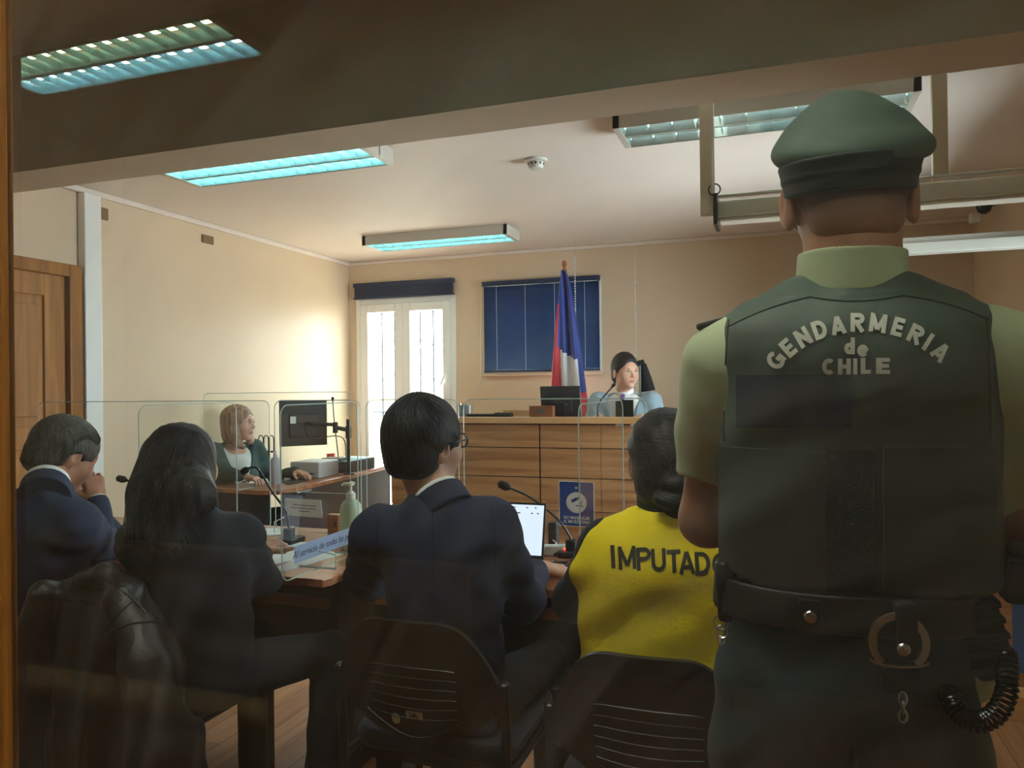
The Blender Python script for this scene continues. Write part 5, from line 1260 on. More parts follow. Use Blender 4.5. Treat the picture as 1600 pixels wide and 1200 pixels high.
m = MB().prism(rr_poly(-.022, -.072, .030, -.036, .008), -.014, -.006, M); m.build('lower_case', lth, t, bevel=.002)
# radio with coiled cord on the right hip
q = W(1536, 990, 1.25); t = thing('hip_radio', tuple(q), 'black two way radio with coiled cord on the officer right hip', 'radio')
Mr = Matrix.Translation(Vector(tuple(q))) @ Matrix.Rotation(R_(-14), 4, 'Y')
m = MB().prism(rr_poly(-.026, -.06, .026, .05, .01), -.02, .02, Mr @ Matrix.Rotation(R_(90), 4, 'X'))
for k in range(5): m.prism(rr_poly(-.03, -.05+k*.022, .03, -.04+k*.022, .003), -.023, .023, Mr @ Matrix.Rotation(R_(90), 4, 'X'))
m.build('holster', lth, t, bevel=.003)
m = MB().tube([Mr @ Vector((.012, 0, .05)), Mr @ Vector((.014, 0, .12))], [.009, .006], 10); m.build('antenna', blk, t, smooth=True)
q2 = W(1588, 902, 1.27); m = MB().box((q2[0]-.018, 1.25, q2[2]-.036), (q2[0]+.055, 1.30, q2[2]+.034)); sp = m.build('speaker_unit', blk2, t, bevel=.008)
m = MB().lathe([(.006, 0), (.006, .004), (.001, .005)], n=12, M=frameM((q2[0]+.01, 1.25, q2[2]+.005), (1, 0, 0), (0, 0, 1), (0, -1, 0))); m.build('screw', steel, sp, smooth=True)
m = MB().lathe([(.012, 0), (.013, .01), (.010, .016)], n=14, M=frameM((q2[0]+.0, 1.27, q2[2]+.034), (1, 0, 0), (0, 1, 0), (0, 0, 1))); m.build('dial', blk, sp, smooth=True)
path = [W(x, y, Y) for x, y, Y in ((1572, 1020, 1.24), (1574, 1050, 1.22), (1572, 1085, 1.20), (1556, 1115, 1.18), (1530, 1128, 1.17), (1504, 1118, 1.17), (1488, 1098, 1.175), (1484, 1080, 1.19))]
C_ = curve3([tuple(v) for v in path], 40); m = MB(); P = []
for i, c_ in enumerate(C_):
    tn = (C_[min(i+1, len(C_)-1)]-C_[max(i-1, 0)]).normalized(); a = i*.62*1.05; n1 = tn.cross(Vector((0, 1, 0))).normalized(); n2 = tn.cross(n1)
    P.append(c_+(n1*math.cos(a)+n2*math.sin(a))*.0125)
m.tube(P, .0026, 6); m.build('coiled_cord', mat('cord_rubber', rgb(24, 30, 32), .25), t, smooth=True)
# torch and key ring on the left hip
q = W(1133, 925, 1.26); t = thing('belt_torch', tuple(q), 'black torch with steel key rings on the officer left hip', 'torch')
m = MB().lathe([(.010, -.045), (.012, -.04), (.0125, .0), (.015, .01), (.016, .045), (.012, .05)], tuple(q), 16); m.build('body', blk, t, smooth=True)
m = MB().box((q[0]-.004, q[1]-.006, q[2]-.005), (q[0]+.03, q[1]+.03, q[2]+.03)); m.build('clip', lth, t, bevel=.003)
m = MB()
for k, (x, y, r) in enumerate(((1127, 972, .012), (1128, 987, .009), (1127, 1000, .006))):
    c_ = Vector(tuple(W(x, y, 1.255))); m.tube([c_+Vector((r*math.cos(a), (k % 2)*.4*r*math.sin(a), r*math.sin(a))) for a in np.linspace(0, 2*math.pi, 20)], .0014, 6, cap=False)
m.build('key_rings', mat('cuff_steel', rgb(176, 176, 172), .28, 1), t, smooth=True)
# ================================================================== chairs and things on the desks
plast = mat('chair_plastic', rgb(30, 30, 31), .42, bump=.1, bscale=500); fabc = mat('chair_fabric', rgb(34, 40, 54), .9, bump=.5, bscale=500, sheen=.2); tubem = mat('chair_tube', rgb(26, 26, 27), .35)
def chair(loc, label, rz=0):
    t = thing('visitor_chair', (0, 0, 0), label, 'chair', None)
    # local frame: faces +y, rear posts on y=0
    def shell(u, v):       # u -1..1, v 0 bottom..1 top
        hw_ = .234*(1-.02*v)
        top = .815; bot = .50
        uu = abs(u)
        zt2 = top-.15*max(0, (uu-.35)/.65)**2.4; zb2 = bot+.085*uu**2.0
        z = zb2+(zt2-zb2)*v
        w_ = hw_*u*(1-.10*(1-v)**2)*(1-.06*v*v)
        y = -.035-.055*(z-.5)/.32+.035*uu*uu
        return w_, y, z
    NU, NV = 28, 18; m = MB(); m.grid(lambda a, b: shell(2*a-1, b), NU, NV); n = (NU+1)*(NV+1)
    V = [(x, y+.016, z) for x, y, z in m.v]; m.v += V; k = len(m.f); m.f += [tuple(i+n for i in f[::-1]) for f in m.f[:k]]; 
    bd = [i for i in range(NU)]; 
    for i in range(NU): m.f += [(i+1, i, i+n, i+1+n), (NV*(NU+1)+i, NV*(NU+1)+i+1, NV*(NU+1)+i+1+n, NV*(NU+1)+i+n)]
    for j in range(NV): m.f += [(j*(NU+1), (j+1)*(NU+1), (j+1)*(NU+1)+n, j*(NU+1)+n), ((j+1)*(NU+1)+NU, j*(NU+1)+NU, j*(NU+1)+NU+n, (j+1)*(NU+1)+NU+n)]
    m.mi = [0]*len(m.f)
    sh = m.build('back_shell', plast, t, smooth=True, bevel=.004)
    m = MB()
    for j in range(6):       # raised ribs on the shell
        v = .60-.085*j; P = [Vector(shell(u*.52, v+.03*(1-u*u)))+Vector((0, -.0015, 0)) for u in np.linspace(-1, 1, 15)]; m.tube(P, .0016 if j else .0024, 5)
    P = [Vector(shell(u*.62, .03+.10*abs(u)**1.6+.02))+Vector((0, -.0015, 0)) for u in np.linspace(-1, 1, 15)]; m.tube(P, .0016, 5)
    m.build('rib', plast, sh, smooth=True)
    m = MB(); m.grid(lambda a, b: tuple(Vector(shell((2*a-1)*.93, .06+.88*b))+Vector((0, .016+.022*(1-(2*a-1)**4)*(1-(2*b-1)**4), 0))), 20, 14); m.build('back_pad', fabc, t, smooth=True)
    m = MB(); P = rr_poly(-.225, .02, .225, .46, .07, 6); m.prism(P, .435, .485); m.build('seat', fabc, t, smooth=True, bevel=.015)
    m = MB(); m.prism(rr_poly(-.222, .022, .222, .457, .07, 6), .415, .437); m.build('seat_pan', plast, t, bevel=.004)
    for s_ in (-1, 1):
        x = s_*.226
        m = MB().tube([(x, -.03, .0), (x, -.008, .36), (x, 0, .42), (x, -.012, .655)], .0125, 12); m.lathe([(.0145, 0), (.0148, .008), (.010, .013), (.001, .014)], (x, -.012, .655), 14); m.build('leg', tubem, t, smooth=True)
        m = MB().tube([(x, .44, .0), (x, .44, .475)], .0125, 12); m.lathe([(.0145, 0), (.0148, .008), (.010, .013), (.001, .014)], (x, .44, .475), 14); m.build('leg', tubem, t, smooth=True)
        m = MB().tube([(x, .0, .425), (x, .44, .425)], .010, 10); m.box((min(x, x-s_*.03), .40, .405), (max(x, x-s_*.03), .43, .445)); m.tube([(x, -.006, .58), (x-s_*.03, -.02, .58)], .008, 8); m.build('side_bar', tubem, t, smooth=True)
    t.location = loc; t.rotation_euler = (0, 0, R_(rz)); ROOTLOC[t] = np.array(loc, float)
    return t, sh
def copy_tree(o, parent=None):
    c_ = o.copy(); COL.objects.link(c_)
    if parent: c_.parent = parent
    for ch in o.children: copy_tree(ch, c_)
    return c_
chA, shA = chair((-.85, 1.74, 0), 'black chair with white stickers on its back, under the man with glasses')
bpy.context.view_layer.update()
for loc, lab in (((-.262, 1.665, 0), 'black chair under the yellow vest, beside the officer'), ((-1.80, 1.66, 0), 'chair covered by the black leather jacket'), ((-2.33, 1.68, 0), 'black chair under the man in navy at the far left')):
    k = copy_tree(chA); k.location = loc; k['label'] = lab
    k['group'] = 'black visitor chairs'; ROOTLOC[k] = np.array(loc, float)
chA['group'] = 'black visitor chairs'
# stickers on the first chair
stk = mat('sticker_white', rgb(214, 218, 200), .6)
def onshell(px, py):
    v = Vector(tuple(Fv+(px-800)/FPX*CXv+(600-py)/FPX*CYv)).normalized(); b = bvh_of(shA)
    o_ = Vector(CAM)-Vector((-.85, 1.74, 0)); h = b.ray_cast(o_, v)
    if h[0] is None: return Vector((-.9, 1.68, .6)), Vector((0, -1, 0))
    return h[0]+Vector((-.85, 1.74, 0)), (h[1] if h[1].dot(v) < 0 else -h[1])
for px, py, nm in ((619, 1122, 'round_sticker'), (648, 1118, 'barcode_sticker')):
    p, n = onshell(px, py); x = Vector((0, 0, 1)).cross(n).normalized(); x = -x if x.x < 0 else x; y = n.cross(x); M = frameM(p+n*.001, x, y, n)
    if nm == 'round_sticker': m = MB().prism([(.012*math.cos(a), .014*math.sin(a)) for a in np.linspace(0, 2*math.pi, 28)[:-1]], 0, .0006, M)
    else: m = MB().prism(rr_poly(-.022, -.011, .022, .011, .003), 0, .0006, M)
    o = m.build(nm, stk, base=tuple(p)); tag(o, 'round white sticker on the chair back' if nm[0] == 'r' else 'small white barcode sticker on the chair back', 'sticker')
    if nm[0] == 'b':
        m = MB(); x_ = -.014
        while x_ < .012: w_ = random.choice((.0006, .0012, .0018)); m.box((x_, -.006, .0006), (x_+w_, .001, .0009), M); x_ += w_+random.choice((.0006, .001))
        m.box((-.018, .004, .0006), (.012, .0048, .0009), M); m.box((-.018, .0065, .0006), (.006, .0073, .0009), M); m.prism([(.003*math.cos(a), .002+.003*math.sin(a)) for a in np.linspace(0, 2*math.pi, 12)[:-1]], .0009, .0012, M)
        m.build('barcode', ink, o)
# leather jacket on the woman's chair
lj = mat('jacket_leather', rgb(38, 33, 30), .45, var=.2, vscale=14, bump=.35, bscale=90, spec=.6)
t = thing('leather_jacket', (-1.80, 1.6, .2), 'dark leather jacket draped over the back of a chair at the lower left', 'jacket')
def jx(px, Y=1.6): return float(W(px, 1000, Y)[0])
xc = jx(150)
st_ = [(.18, jx(185)-xc, -.02, .26, .085), (.40, jx(180)-xc, -.015, .245, .085), (.62, jx(165)-xc, 0, .215, .078), (.78, jx(150)-xc, .01, .175, .068), (.845, jx(145)-xc, .015, .14, .05), (.87, jx(150)-xc, .02, .10, .03)]
f = loft(st_, (xc, 1.625, 0), None, 2.6, .02)
f = U(.03, f, chain([A_((jx(125), 1.60, .86)), A_((jx(170), 1.59, .885)), A_((jx(215), 1.60, .85))], [.020, .030, .022], .02), chain([A_((jx(205), 1.57, .83)), A_((jx(250), 1.55, .68)), A_((jx(285), 1.54, .45)), A_((jx(300), 1.54, .25))], [.045, .06, .062, .055], .03), chain([A_((jx(85), 1.57, .82)), A_((jx(62), 1.56, .60)), A_((jx(52), 1.56, .3))], [.04, .055, .05], .03))
def jf(P):
    x = P[:, 0]; z = P[:, 2]; a = np.clip((.9-z)/.3, .15, 1)
    return a*(.008*np.sin(x*46+1.8*np.sin(z*4))+.003*np.sin(x*100+z*9+1)+.003*np.sin(x*20-z*34))
f = warp(f, jf); f = warp(f, folds(.0025, [(1, 0, .9), (-.7, .2, 1), (.3, 0, 1)], (40, 60, 35), 12))
body('shell', f, (xc-.36, 1.42, .14), (xc+.46, 1.76, .95), .005, lj, t)
jb = bvh_of(t.children[0]); 
class DJ(Drape): pass
dj = Drape(t.children[0])
for pts in (bez((165, 985), (190, 950), (215, 935)), bez((168, 992), (205, 965), (262, 975)), bez((262, 975), (285, 1010), (292, 1060)), bez((158, 905), (190, 915), (228, 958))):
    P = [dj(x, y, .0015) for x, y in pts]; P = [p for p in P if p]
    if len(P) > 3: MB().tube(P, .0018, 5).build('seam', lj, t, smooth=True)
# ------------------------------------------------ things on the front desks
def D(px, py, z=.75): return WZ(px, py, z)
# hand sanitizer
q = D(549, 857); x, y = q[0], q[1]; t = thing('sanitizer_bottle', (x, y, DZ), 'pale green hand sanitizer pump bottle on the left desk', 'bottle')
gb = mat('bottle_plastic', rgb(206, 222, 196), .3, trans=.25)
MB().lathe([(.036, 0), (.042, .004), (.043, .02), (.043, .15), (.040, .17), (.030, .187), (.018, .194), (.016, .198)], (x, y, DZ), 32).build('body', gb, t, smooth=True)
MB().lathe([(.019, .197), (.019, .217), (.012, .22), (.010, .226), (.0055, .227), (.0055, .248)], (x, y, DZ), 24).build('collar', mat('pump_white', rgb(232, 236, 224), .35), t, smooth=True)
m = MB().lathe([(.006, .246), (.013, .249), (.013, .256), (.008, .259)], (x, y, DZ), 20); m.tube([(x, y, DZ+.254), (x-.025, y-.008, DZ+.255), (x-.034, y-.011, DZ+.249)], [.007, .006, .005], 10); m.tube([(x, y, DZ+.256), (x+.016, y+.003, DZ+.257)], [.009, .005], 8)
m.build('pump_head', MATS['pump_white'], t, smooth=True)
m = MB(); 
for k in range(7): m.box((x-.0445, y-.02, DZ+.05+k*.012), (x-.0425, y-.004, DZ+.054+k*.012))
m.build('label_print', ink, t)
# wooden block holder
q = D(523, 838); x, y = q[0], q[1]; t = thing('wooden_block', (x, y, DZ), 'brown wooden block standing left of the sanitizer bottle', 'block')
MB().box((x-.026, y-.015, DZ), (x+.026, y+.015, DZ+.095)).build('body', cher, t, bevel=.002)
m = MB().box((x+.006, y-.0165, DZ+.045), (x+.018, y-.015, DZ+.05)); m.box((x+.006, y-.0165, DZ+.058), (x+.02, y-.015, DZ+.063)); m.box((x+.009, y-.0165, DZ+.045), (x+.013, y-.015, DZ+.063)); m.build('mark', ink, t)
# printed card
a = W(446, 778, 2.86); b = W(504, 808, 2.86); M = frameM((a[0], 2.862, b[2]), (1, 0, -.02), (0, 0, 1), (0, -1, 0)); w_, h_ = b[0]-a[0], a[2]-b[2]
t = thing('name_card', ((a[0]+b[0])/2, 2.862, b[2]), 'white printed card fixed to the acrylic screen above the desk', 'card')
MB().prism([(0, 0), (w_, 0), (w_-.008, h_), (-.004, h_)], 0, .002, M).build('card', paper, t)
m = MB()
for k, (l, r) in enumerate(((.2, .78), (.14, .82), (.36, .66))): 
    xx = l*w_
    while xx < r*w_: ww = random.uniform(.003, .009); m.box((xx, h_*(.62-.17*k), .002), (xx+ww, h_*(.62-.17*k)+.0035, .0024), M); xx += ww+.0018
m.build('print', ink, t)
# papers near the woman
def sheet_paper(poly, z, label, m_=paper, name='paper_sheet', th=.0012):
    P = [D(px, py, z) for px, py in poly]; c_ = np.mean(P, 0)
    o = MB().prism([(p[0], p[1]) for p in P], z, z+th).build(name, m_, base=(c_[0], c_[1], z)); return tag(o, label, 'paper')
sheet_paper([(425, 889), (447, 893), (537, 866), (500, 858)], DZ+.0005, 'white sheet of paper nearest the edge of the left desk')
sheet_paper([(424, 884), (470, 872), (510, 850), (440, 845), (400, 862)], DZ+.002, 'white paper under the hand of the long haired woman')
sheet_paper([(500, 862), (520, 858), (534, 848), (512, 846)], DZ+.0005, 'pale yellow slip of paper by the sanitizer bottle', mat('paper_yellow', rgb(226, 222, 180), .8))
sheet_paper([(382, 829), (436, 826), (440, 836), (392, 840)], DZ+.0005, 'white papers at the far side of the left desk', th=.004)
a = D(470, 857, DZ+.006); b = D(496, 851, DZ+.006); m = MB().tube([tuple(a), tuple(b)], .0045, 8); tag(m.build('pen', mat('pen_blue', rgb(40, 50, 170), .3), base=tuple(a), smooth=True), 'blue pen on the papers beside the woman hand', 'pen')
# cup
q = D(382, 832); MBm = MB(); pr = [(.028, 0), (.034, .075), (.0355, .078), (.033, .078), (.0265, .003)]; MBm.lathe(pr, (q[0], q[1], DZ+.004), 20); tag(MBm.build('plastic_cup', MATS['acrylic'], base=(q[0], q[1], DZ), smooth=True), 'clear plastic cup behind the woman shoulder on the left desk', 'cup')
# microphones on the front desks
b_ = D(452, 848); mic((b_[0], b_[1], DZ), curve3([(b_[0], b_[1], DZ+.05), tuple(W(447, 800, b_[1]-.0)), tuple(W(425, 768, b_[1]-.01)), tuple(W(404, 734, b_[1]-.02)), tuple(W(394, 730, b_[1]-.02)), tuple(W(387, 733, b_[1]-.02))], 6), .035, .015, 'gooseneck microphone in front of the long haired woman')
b_ = D(893, 868); mic((b_[0], b_[1], DZ), curve3([(b_[0], b_[1], DZ+.05), tuple(W(890, 838, b_[1])), tuple(W(872, 812, b_[1]-.01)), tuple(W(830, 778, b_[1]-.02)), tuple(W(795, 762, b_[1]-.03))], 6), .045, .017, 'gooseneck microphone in front of the man with glasses')
b_ = D(262, 822); mic((b_[0], b_[1], DZ), curve3([(b_[0], b_[1], DZ+.05), tuple(W(255, 780, b_[1])), tuple(W(230, 760, b_[1])), tuple(W(196, 750, b_[1]-.01))], 6), .05, .017, 'gooseneck microphone in front of the man in navy')
# laptops
def laptop(cx_, yy, w_, h_, label, rz=0, tilt=-14, scr_c=(.72, .84, 1, 1), es=1.0, lines=True):
    t = thing('laptop', (cx_, yy, DZ), label, 'laptop'); M = Matrix.Translation((cx_, yy, DZ)) @ Matrix.Rotation(R_(rz), 4, 'Z')
    MB().prism(rr_poly(-w_/2, -.22, w_/2, 0, .01), .001, .018, M).build('base', blk2, t, bevel=.002)
    m = MB()
    for r in range(5):
        for c_ in range(13): m.box((-w_/2+.02+c_*(w_-.04)/13, -.04-r*.018, .018), (-w_/2+.017+(c_+1)*(w_-.04)/13, -.026-r*.018, .0195), M)
    m.build('keyboard', blk, t)
    Mt = M @ Matrix.Translation((0, -.002, .016)) @ Matrix.Rotation(R_(tilt), 4, 'X')
    lid = MB().box((-w_/2, 0, 0), (w_/2, .007, h_), Mt).build('lid', blk, t, bevel=.002)
    MB().box((-w_/2+.008, -.0012, .014), (w_/2-.008, 0, h_-.008), Mt).build('screen', mat('laptop_screen%d' % int(es*10), (.02, .02, .02, 1), .3, emis=scr_c, es=es*.42), t)
    m = MB()
    if lines:
        for (u, v, l) in ((.62, .9, .05), (.8, .9, .02), (.9, .9, .02), (.66, .8, .07), (.86, .8, .02), (.93, .8, .02), (.6, .12, .10), (.1, .9, .2), (.1, .8, .3), (.1, .6, .2)):
            m.box((-w_/2+u*w_*.97, -.002, v*h_), (-w_/2+u*w_*.97+l*w_, -.0012, v*h_+.004), Mt)
        m.build('screen_text', mat('screen_ink', rgb(90, 110, 160), .5), t)
a = W(853, 787, 2.62)
laptop(a[0]-.165, 2.58, .33, a[2]-DZ-.016+.006, 'open laptop with a bright document on screen before the man with glasses', es=1.15)
laptop(float(W(262, 780, 2.5)[0]), 2.52, .30, .21, 'open laptop with a violet lit screen between the man in navy and the woman', rz=-12, scr_c=(.62, .62, 1, 1), es=1.0)
# blue sign
a = W(873, 751, 2.872); b = W(929, 824, 2.872); w_, h_ = b[0]-a[0], a[2]-b[2]
t = thing('microphone_sign', ((a[0]+b[0])/2, 2.872, b[2]), 'blue and white sign about the microphone on the acrylic screen', 'sign'); M = frameM((a[0], 2.874, b[2]), (1, 0, -.01), (0, 0, 1), (0, -1, 0))
MB().prism(rr_poly(0, 0, w_, h_, .004), 0, .002, M).build('backing', paper, t)
MB().prism(rr_poly(.003, .003, w_-.003, h_-.003, .003), .002, .0028, M).build('blue_panel', mat('sign_blue', rgb(26, 72, 158), .4), t)
cx_, cy_ = w_*.5, h_*.53; wm = mat('sign_white', rgb(236, 240, 244), .5)
MB().prism([(cx_+w_*.29*math.cos(a), cy_+w_*.29*math.sin(a)) for a in np.linspace(0, 2*math.pi, 36)[:-1]], .0028, .0032, M).build('disc', wm, t)
def rotbox(m, cx0, cy0, l, wd_, ang, z0_, z1_):
    Mk = M @ Matrix.Translation((cx0, cy0, 0)) @ Matrix.Rotation(R_(ang), 4, 'Z'); m.box((-l/2, -wd_/2, z0_), (l/2, wd_/2, z1_), Mk)
m = MB(); rotbox(m, cx_-.008, cy_+.010, .026, .012, 28, .0032, .0036); rotbox(m, cx_+.010, cy_+.019, .012, .007, 28, .0032, .0036); rotbox(m, cx_+.012, cy_-.012, .030, .004, -4, .0032, .0036); rotbox(m, cx_+.018, cy_-.004, .003, .022, -25, .0032, .0036); m.build('pictogram', mat('sign_blue_dark', rgb(22, 60, 130), .4), t)
m = MB(); rotbox(m, cx_, cy_, w_*.56, .0055, 45, .0036, .004); m.build('slash', wm, t)
m = MB(); rotbox(m, cx_, h_*.87, .009, .0018, 0, .0028, .0034); rotbox(m, cx_, h_*.845, .012, .0018, 0, .0028, .0034); rotbox(m, cx_-.003, h_*.857, .002, .008, 0, .0028, .0034); rotbox(m, cx_+.003, h_*.857, .002, .008, 0, .0028, .0034)
for (s_, yy) in (('NO MANIPULAR', .165), ('EL MICRÓFONO', .075)):
    V, Fc = text_mesh(s_, .0165, .0003, extrude=.0004); m.add([M @ Vector((v.x*.86+cx_, v.y+h_*yy, v.z+.0036)) for v in V], Fc)
m.build('lettering', wm, t)
# power strip, charger, cables
q = D(872, 858, .77); t = thing('power_strip', (q[0], q[1], DZ), 'white power strip with a glowing red switch beside the laptop', 'power strip')
M = Matrix.Translation((q[0], q[1], DZ)) @ Matrix.Rotation(R_(18), 4, 'Z')
MB().box((-.10, -.025, 0), (.05, .025, .035), M).build('body', pvc, t, bevel=.005)
MB().box((.02, -.027, .014), (.042, -.0245, .030), M).build('switch', mat('red_glow', rgb(200, 20, 10), .4, emis=(1, .06, .02, 1), es=1.6), t)
q = D(857, 842, .78); t = thing('charger_block', (q[0], q[1]+.05, DZ), 'black power adapter standing between the laptop and power strip', 'adapter')
m = MB().box((q[0]-.012, q[1]+.03, DZ+.0), (q[0]+.026, q[1]+.075, DZ+.09)); m.build('body', blk2, t, bevel=.006)
MB().tube(curve3([(q[0]+.01, q[1]+.03, DZ+.02), (q[0]+.03, q[1]-.0, DZ+.01), (q[0]+.0, q[1]-.06, DZ+.004), (q[0]-.03, q[1]-.10, DZ+.004)], 8), .003, 6).build('cable', pvc, t, smooth=True)
q = D(884, 884); m = MB(); random.seed(5)
P = [(q[0]+random.uniform(-.05, .05), q[1]+random.uniform(-.04, .05), DZ+.004+.004*(k % 3)) for k in range(14)]; m.tube(curve3(P, 7), .0022, 6)
tag(m.build('tangled_cable', blk, base=(q[0], q[1], DZ), smooth=True), 'thin black cable tangled on the desk by the man hand', 'cable')
q = D(885, 868); tag(MB().box((q[0]-.06, q[1]-.02, DZ), (q[0]+.09, q[1]+.05, DZ+.012)).build('notebook', blk, base=(q[0], q[1], DZ), bevel=.002), 'flat black notebook on the desk under the microphone', 'notebook')
P = [W(462, 1015, 2.69), WZ(462, 1045, .2), WZ(440, 1072, .1), WZ(415, 1090, .02)]
P = [(W(463, 1010, 2.69)[0], 2.69, .36), tuple(WZ(458, 1030, .22)), tuple(WZ(445, 1052, .12)), tuple(WZ(420, 1075, .02))]
tag(MB().tube(curve3(P, 8), .004, 6).build('hanging_cable', blk, base=P[-1], smooth=True), 'black cable hanging from the desk panel to the floor', 'cable')
# ------------------------------------------------ clerk's things
DZc = .75
def DC(px, py, z=DZc): return WZ(px, py, z)
q = W(474, 661, 4.75); monitor('computer_monitor', (q[0], 4.75, q[2]), .34, .33, 46, 0, 'large black monitor seen from behind on the clerk side desk', stand=False, zb=.75)
t_ = [o for o in COL.objects if o.name.startswith('computer_monitor') and o.type == 'EMPTY'][-1]
mc = Vector((float(q[0]), 4.75, float(q[2])))
nb_ = Matrix.Rotation(R_(46), 3, 'Z') @ Vector((0, -1, 0))
m = MB().box((-.02, -.037, -.02), (.02, -.0352, .03), Matrix.Translation(mc) @ Matrix.Rotation(R_(46), 4, 'Z') @ Matrix.Translation((-.08, 0, .02))); m.build('label', paper, t_)
po = W(545, 735, 4.9); pt = W(545, 655, 4.9)
t = thing('monitor_arm', (po[0], 4.9, DZc), 'black jointed monitor arm on a post right of the clerk monitor', 'monitor arm')
m = MB().tube([(po[0], 4.9, DZc), (po[0], 4.9, pt[2])], .014, 12); m.lathe([(.04, 0), (.04, .01)], (po[0], 4.9, DZc), 16); m.build('post', blk2, t, smooth=True)
j1 = Vector(tuple(W(524, 668, 4.86))); j0 = Vector((po[0], 4.9, float(W(545, 672, 4.9)[2]))); j2 = mc+nb_*.045
m = MB().tube([j0, j1], .016, 8); m.tube([j1+Vector((0, 0, -.04)), j1+Vector((0, 0, .04))], .02, 10); m.tube([j1+Vector((0, 0, .02)), j2+Vector((.03, .0, .0))], .014, 8); m.tube([j0+Vector((0, 0, -.06)), j0+Vector((0, 0, .03))], .022, 10); m.build('arm', blk2, t, bevel=.002)
m = MB().tube(curve3([j2, j2+Vector((.08, -.05, -.10)), j1+Vector((.02, -.02, -.06)), j0+Vector((-.02, -.02, -.08)), j0+Vector((-.01, -.02, -.2))], 8), .004, 6); m.build('cable', blk, t, smooth=True)
b_ = DC(530, 733); mic((b_[0], b_[1], DZc), curve3([(b_[0], b_[1], DZc+.04), tuple(W(526, 690, b_[1])), tuple(W(522, 655, b_[1])), tuple(W(520, 626, b_[1]))], 6), .03, .012, 'tall thin gooseneck microphone beside the clerk monitor')
a = DC(537, 727); c2 = DC(590, 722); t = thing('equipment_box', ((a[0]+c2[0])/2, 5.2, DZc), 'flat black electronic box with pale top at the end of the side desk', 'box')
MB().box((-3.25, 4.95, DZc), (-3.0, 5.35, DZc+.085)).build('casing', blk, t, bevel=.004)
MB().box((-3.245, 4.955, DZc+.085), (-3.005, 5.345, DZc+.088)).build('lid', mat('pale_blue_plastic', rgb(150, 205, 215), .3), t)
m = MB().box((-3.22, 4.93, DZc+.089), (-3.06, 5.05, DZc+.112)); tag(m.build('small_device', blk, base=(-3.15, 4.99, DZc+.089), bevel=.005), 'small black device lying on the electronic box', 'device')
q = DC(515, 728); tag(MB().lathe([(.03, 0), (.036, .09), (.034, .09), (.028, .005)], (q[0]-.05, q[1]+.1, DZc), 18).build('red_cup', mat('red_plastic', rgb(190, 50, 60), .4), base=(q[0]-.05, q[1]+.1, DZc), smooth=True), 'red cup standing behind the clerk monitor', 'cup')
q = DC(470, 740); t = thing('white_printer', (-3.12, 4.62, DZc), 'low pale grey printer under the clerk monitor', 'printer')
MB().box((-3.26, 4.60, DZc), (-3.02, 4.86, DZc+.115)).build('body', mat('printer_grey', rgb(196, 198, 200), .4), t, bevel=.01)
MB().box((-3.22, 4.58, DZc+.03), (-3.06, 4.60, DZc+.04)).build('tray', blk2, t)
def paperC(poly, z, label, th=.002, mm=paper):
    P = [DC(px, py, z) for px, py in poly]; c_ = np.mean(P, 0)
    return tag(MB().prism([(p[0], p[1]) for p in P], z, z+th).build('paper_sheet', mm, base=(c_[0], c_[1], z)), label, 'paper')
paperC([(445, 751), (500, 741), (492, 733), (440, 742)], DZc+.001, 'white papers stacked on the side desk in front of the printer', .012)
paperC([(500, 738), (540, 733), (528, 727), (492, 732)], DZc+.001, 'loose white papers on the side desk beside the monitor arm', .006)
paperC([(388, 756), (420, 754), (418, 748), (392, 750)], DZc+.001, 'small white paper beside the clerk hand')
paperC([(450, 758), (480, 752), (470, 748), (442, 754)], DZc+.0, 'dark folder at the near edge of the side desk', .008, blk2)
q = DC(428, 757); t = thing('clear_bottle', (q[0], q[1], DZc), 'clear plastic bottle on the side desk before the clerk', 'bottle')
MB().lathe([(.03, 0), (.033, .01), (.033, .15), (.028, .17), (.012, .185), (.012, .2)], (q[0], q[1]+.02, DZc), 20).build('body', mat('milky_plastic', rgb(205, 205, 212), .2, trans=.5), t, smooth=True)
MB().lathe([(.014, .2), (.014, .22)], (q[0], q[1]+.02, DZc), 14).build('cap', pvc, t, smooth=True)
q = W(415, 690, 4.6); t = thing('bottle_rack', (q[0], 4.6, DZc), 'dark wire rack with round tops behind the clerk', 'rack')
m = MB()
for k in range(3):
    c_ = (q[0]-.04+k*.045, 4.6); m.tube([(c_[0]+.02*math.cos(a), c_[1], DZc+.27+.03*math.sin(a)) for a in np.linspace(0, math.pi, 10)], .004, 6); m.tube([(c_[0]-.02, c_[1], DZc), (c_[0]-.02, c_[1], DZc+.27)], .004, 6); m.tube([(c_[0]+.02, c_[1], DZc), (c_[0]+.02, c_[1], DZc+.27)], .004, 6)
m.box((q[0]-.07, 4.58, DZc), (q[0]+.08, 4.62, DZc+.01)); m.box((q[0]-.065, 4.58, DZc+.18), (q[0]+.075, 4.62, DZc+.19)); m.build('wire_frame', blk, t)
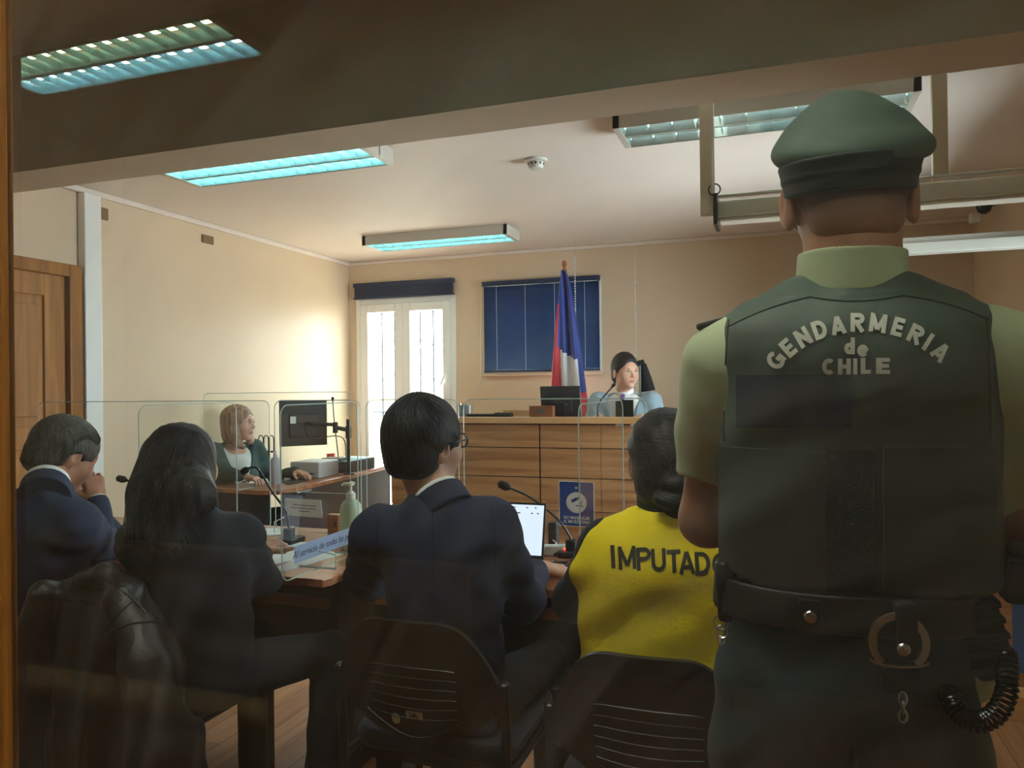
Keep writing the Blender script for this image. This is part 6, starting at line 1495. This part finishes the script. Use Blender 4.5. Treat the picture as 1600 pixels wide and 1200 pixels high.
# office chairs of the clerk and the judge
def office_chair(c_, rz, label, zs=.46, zt2=1.0):
    t = thing('office_chair', (c_[0], c_[1], c_[2]), label, 'chair'); M = Matrix.Translation(Vector(c_)) @ Matrix.Rotation(R_(rz), 4, 'Z')
    MB().prism(rr_poly(-.24, -.22, .24, .22, .08), zs-.06, zs-.01, M).build('seat', fabc, t, bevel=.015)
    Mb = M @ Matrix.Translation((0, -.24, 0)) @ Matrix.Rotation(R_(90), 4, 'X'); MB().prism(rr_poly(-.22, zs+.08, .22, zt2, .09), -.02, .03, Mb).build('backrest', fabc, t, bevel=.012)
    m = MB().tube([M @ Vector((0, -.1, zs-.05)), M @ Vector((0, -.27, zs-.03)), M @ Vector((0, -.275, zs+.2))], .02, 8); m.build('back_bar', blk, t, smooth=True)
    MB().tube([M @ Vector((0, 0, .07)), M @ Vector((0, 0, zs-.05))], .025, 12).build('column', blk, t, smooth=True)
    for k in range(5):
        a = k*2*math.pi/5+.3; e = M @ Vector((.25*math.cos(a), .25*math.sin(a), .06)); lg = MB().tube([M @ Vector((0, 0, .09)), e], .018, 8).build('leg', blk, t, smooth=True)
        MB().tube([e+Vector((-.012, 0, -.035)), e+Vector((.012, 0, -.035))], .025, 12).build('caster', blk, lg, smooth=True)
    return t
office_chair((float(F6.hip[0])+.02, 5.50, .35), 180, 'black office chair behind the man in light grey suit', .46, .84)
office_chair((-3.40, float(F5.hip[1])+.0, 0), -90, 'dark office chair under the blonde clerk', .46, .98)
# ------------------------------------------------ right edge: witness stand and banner
t = thing('witness_stand', (1.1, 3.75, 0), 'wooden witness stand glimpsed at the right edge beside the officer', 'stand')
m = MB().box((.86, 3.7, 0), (XR-.02, 3.74, .62)); m.box((.86, 3.74, 0), (.89, 4.3, .62)); m.build('panel', bw, t, bevel=.003)
MB().box((.82, 3.58, .0), (XR-.02, 3.7, .10)).build('plinth', bw2, t, bevel=.003)
MB().box((.84, 3.66, .62), (XR-.02, 4.3, .65)).build('top', bw2, t, bevel=.003)
MB().box((.93, 3.69, .16), (1.2, 3.7, .56)).build('blue_panel', mat('banner_blue', rgb(60, 96, 150), .5), t)

# ------------------------------------------------ gallery benches, seen mirrored in the glass
gw = wood('gallery_bench_wood', rgb(150, 110, 50), rgb(190, 146, 76), 0, .8, .4)
for (x0b, x1b, yb0, zt0, lab) in ((-2.6, -.74, .08, .85, 'gallery bench left of the viewer, mirrored faintly at the lower left'), (-3.2, -.7, -.62, .92, 'second gallery bench behind the viewer, mirrored as a thin pale line')):
    t = thing('gallery_bench', ((x0b+x1b)/2, yb0, 0), lab, 'bench', 'gallery benches')
    MB().box((x0b, yb0-.025, .42), (x1b, yb0, zt0)).build('backrest', gw, t, bevel=.004)
    MB().box((x0b, yb0-.06, zt0), (x1b, yb0+.01, zt0+.025)).build('top_rail', gw, t, bevel=.004)
    MB().box((x0b, yb0-.42, .42), (x1b, yb0-.025, .45)).build('seat', gw, t, bevel=.004)
    for xx in (x0b+.05, x1b-.09): MB().box((xx, yb0-.40, 0), (xx+.04, yb0, .42)).build('leg', gw, t, bevel=.003)
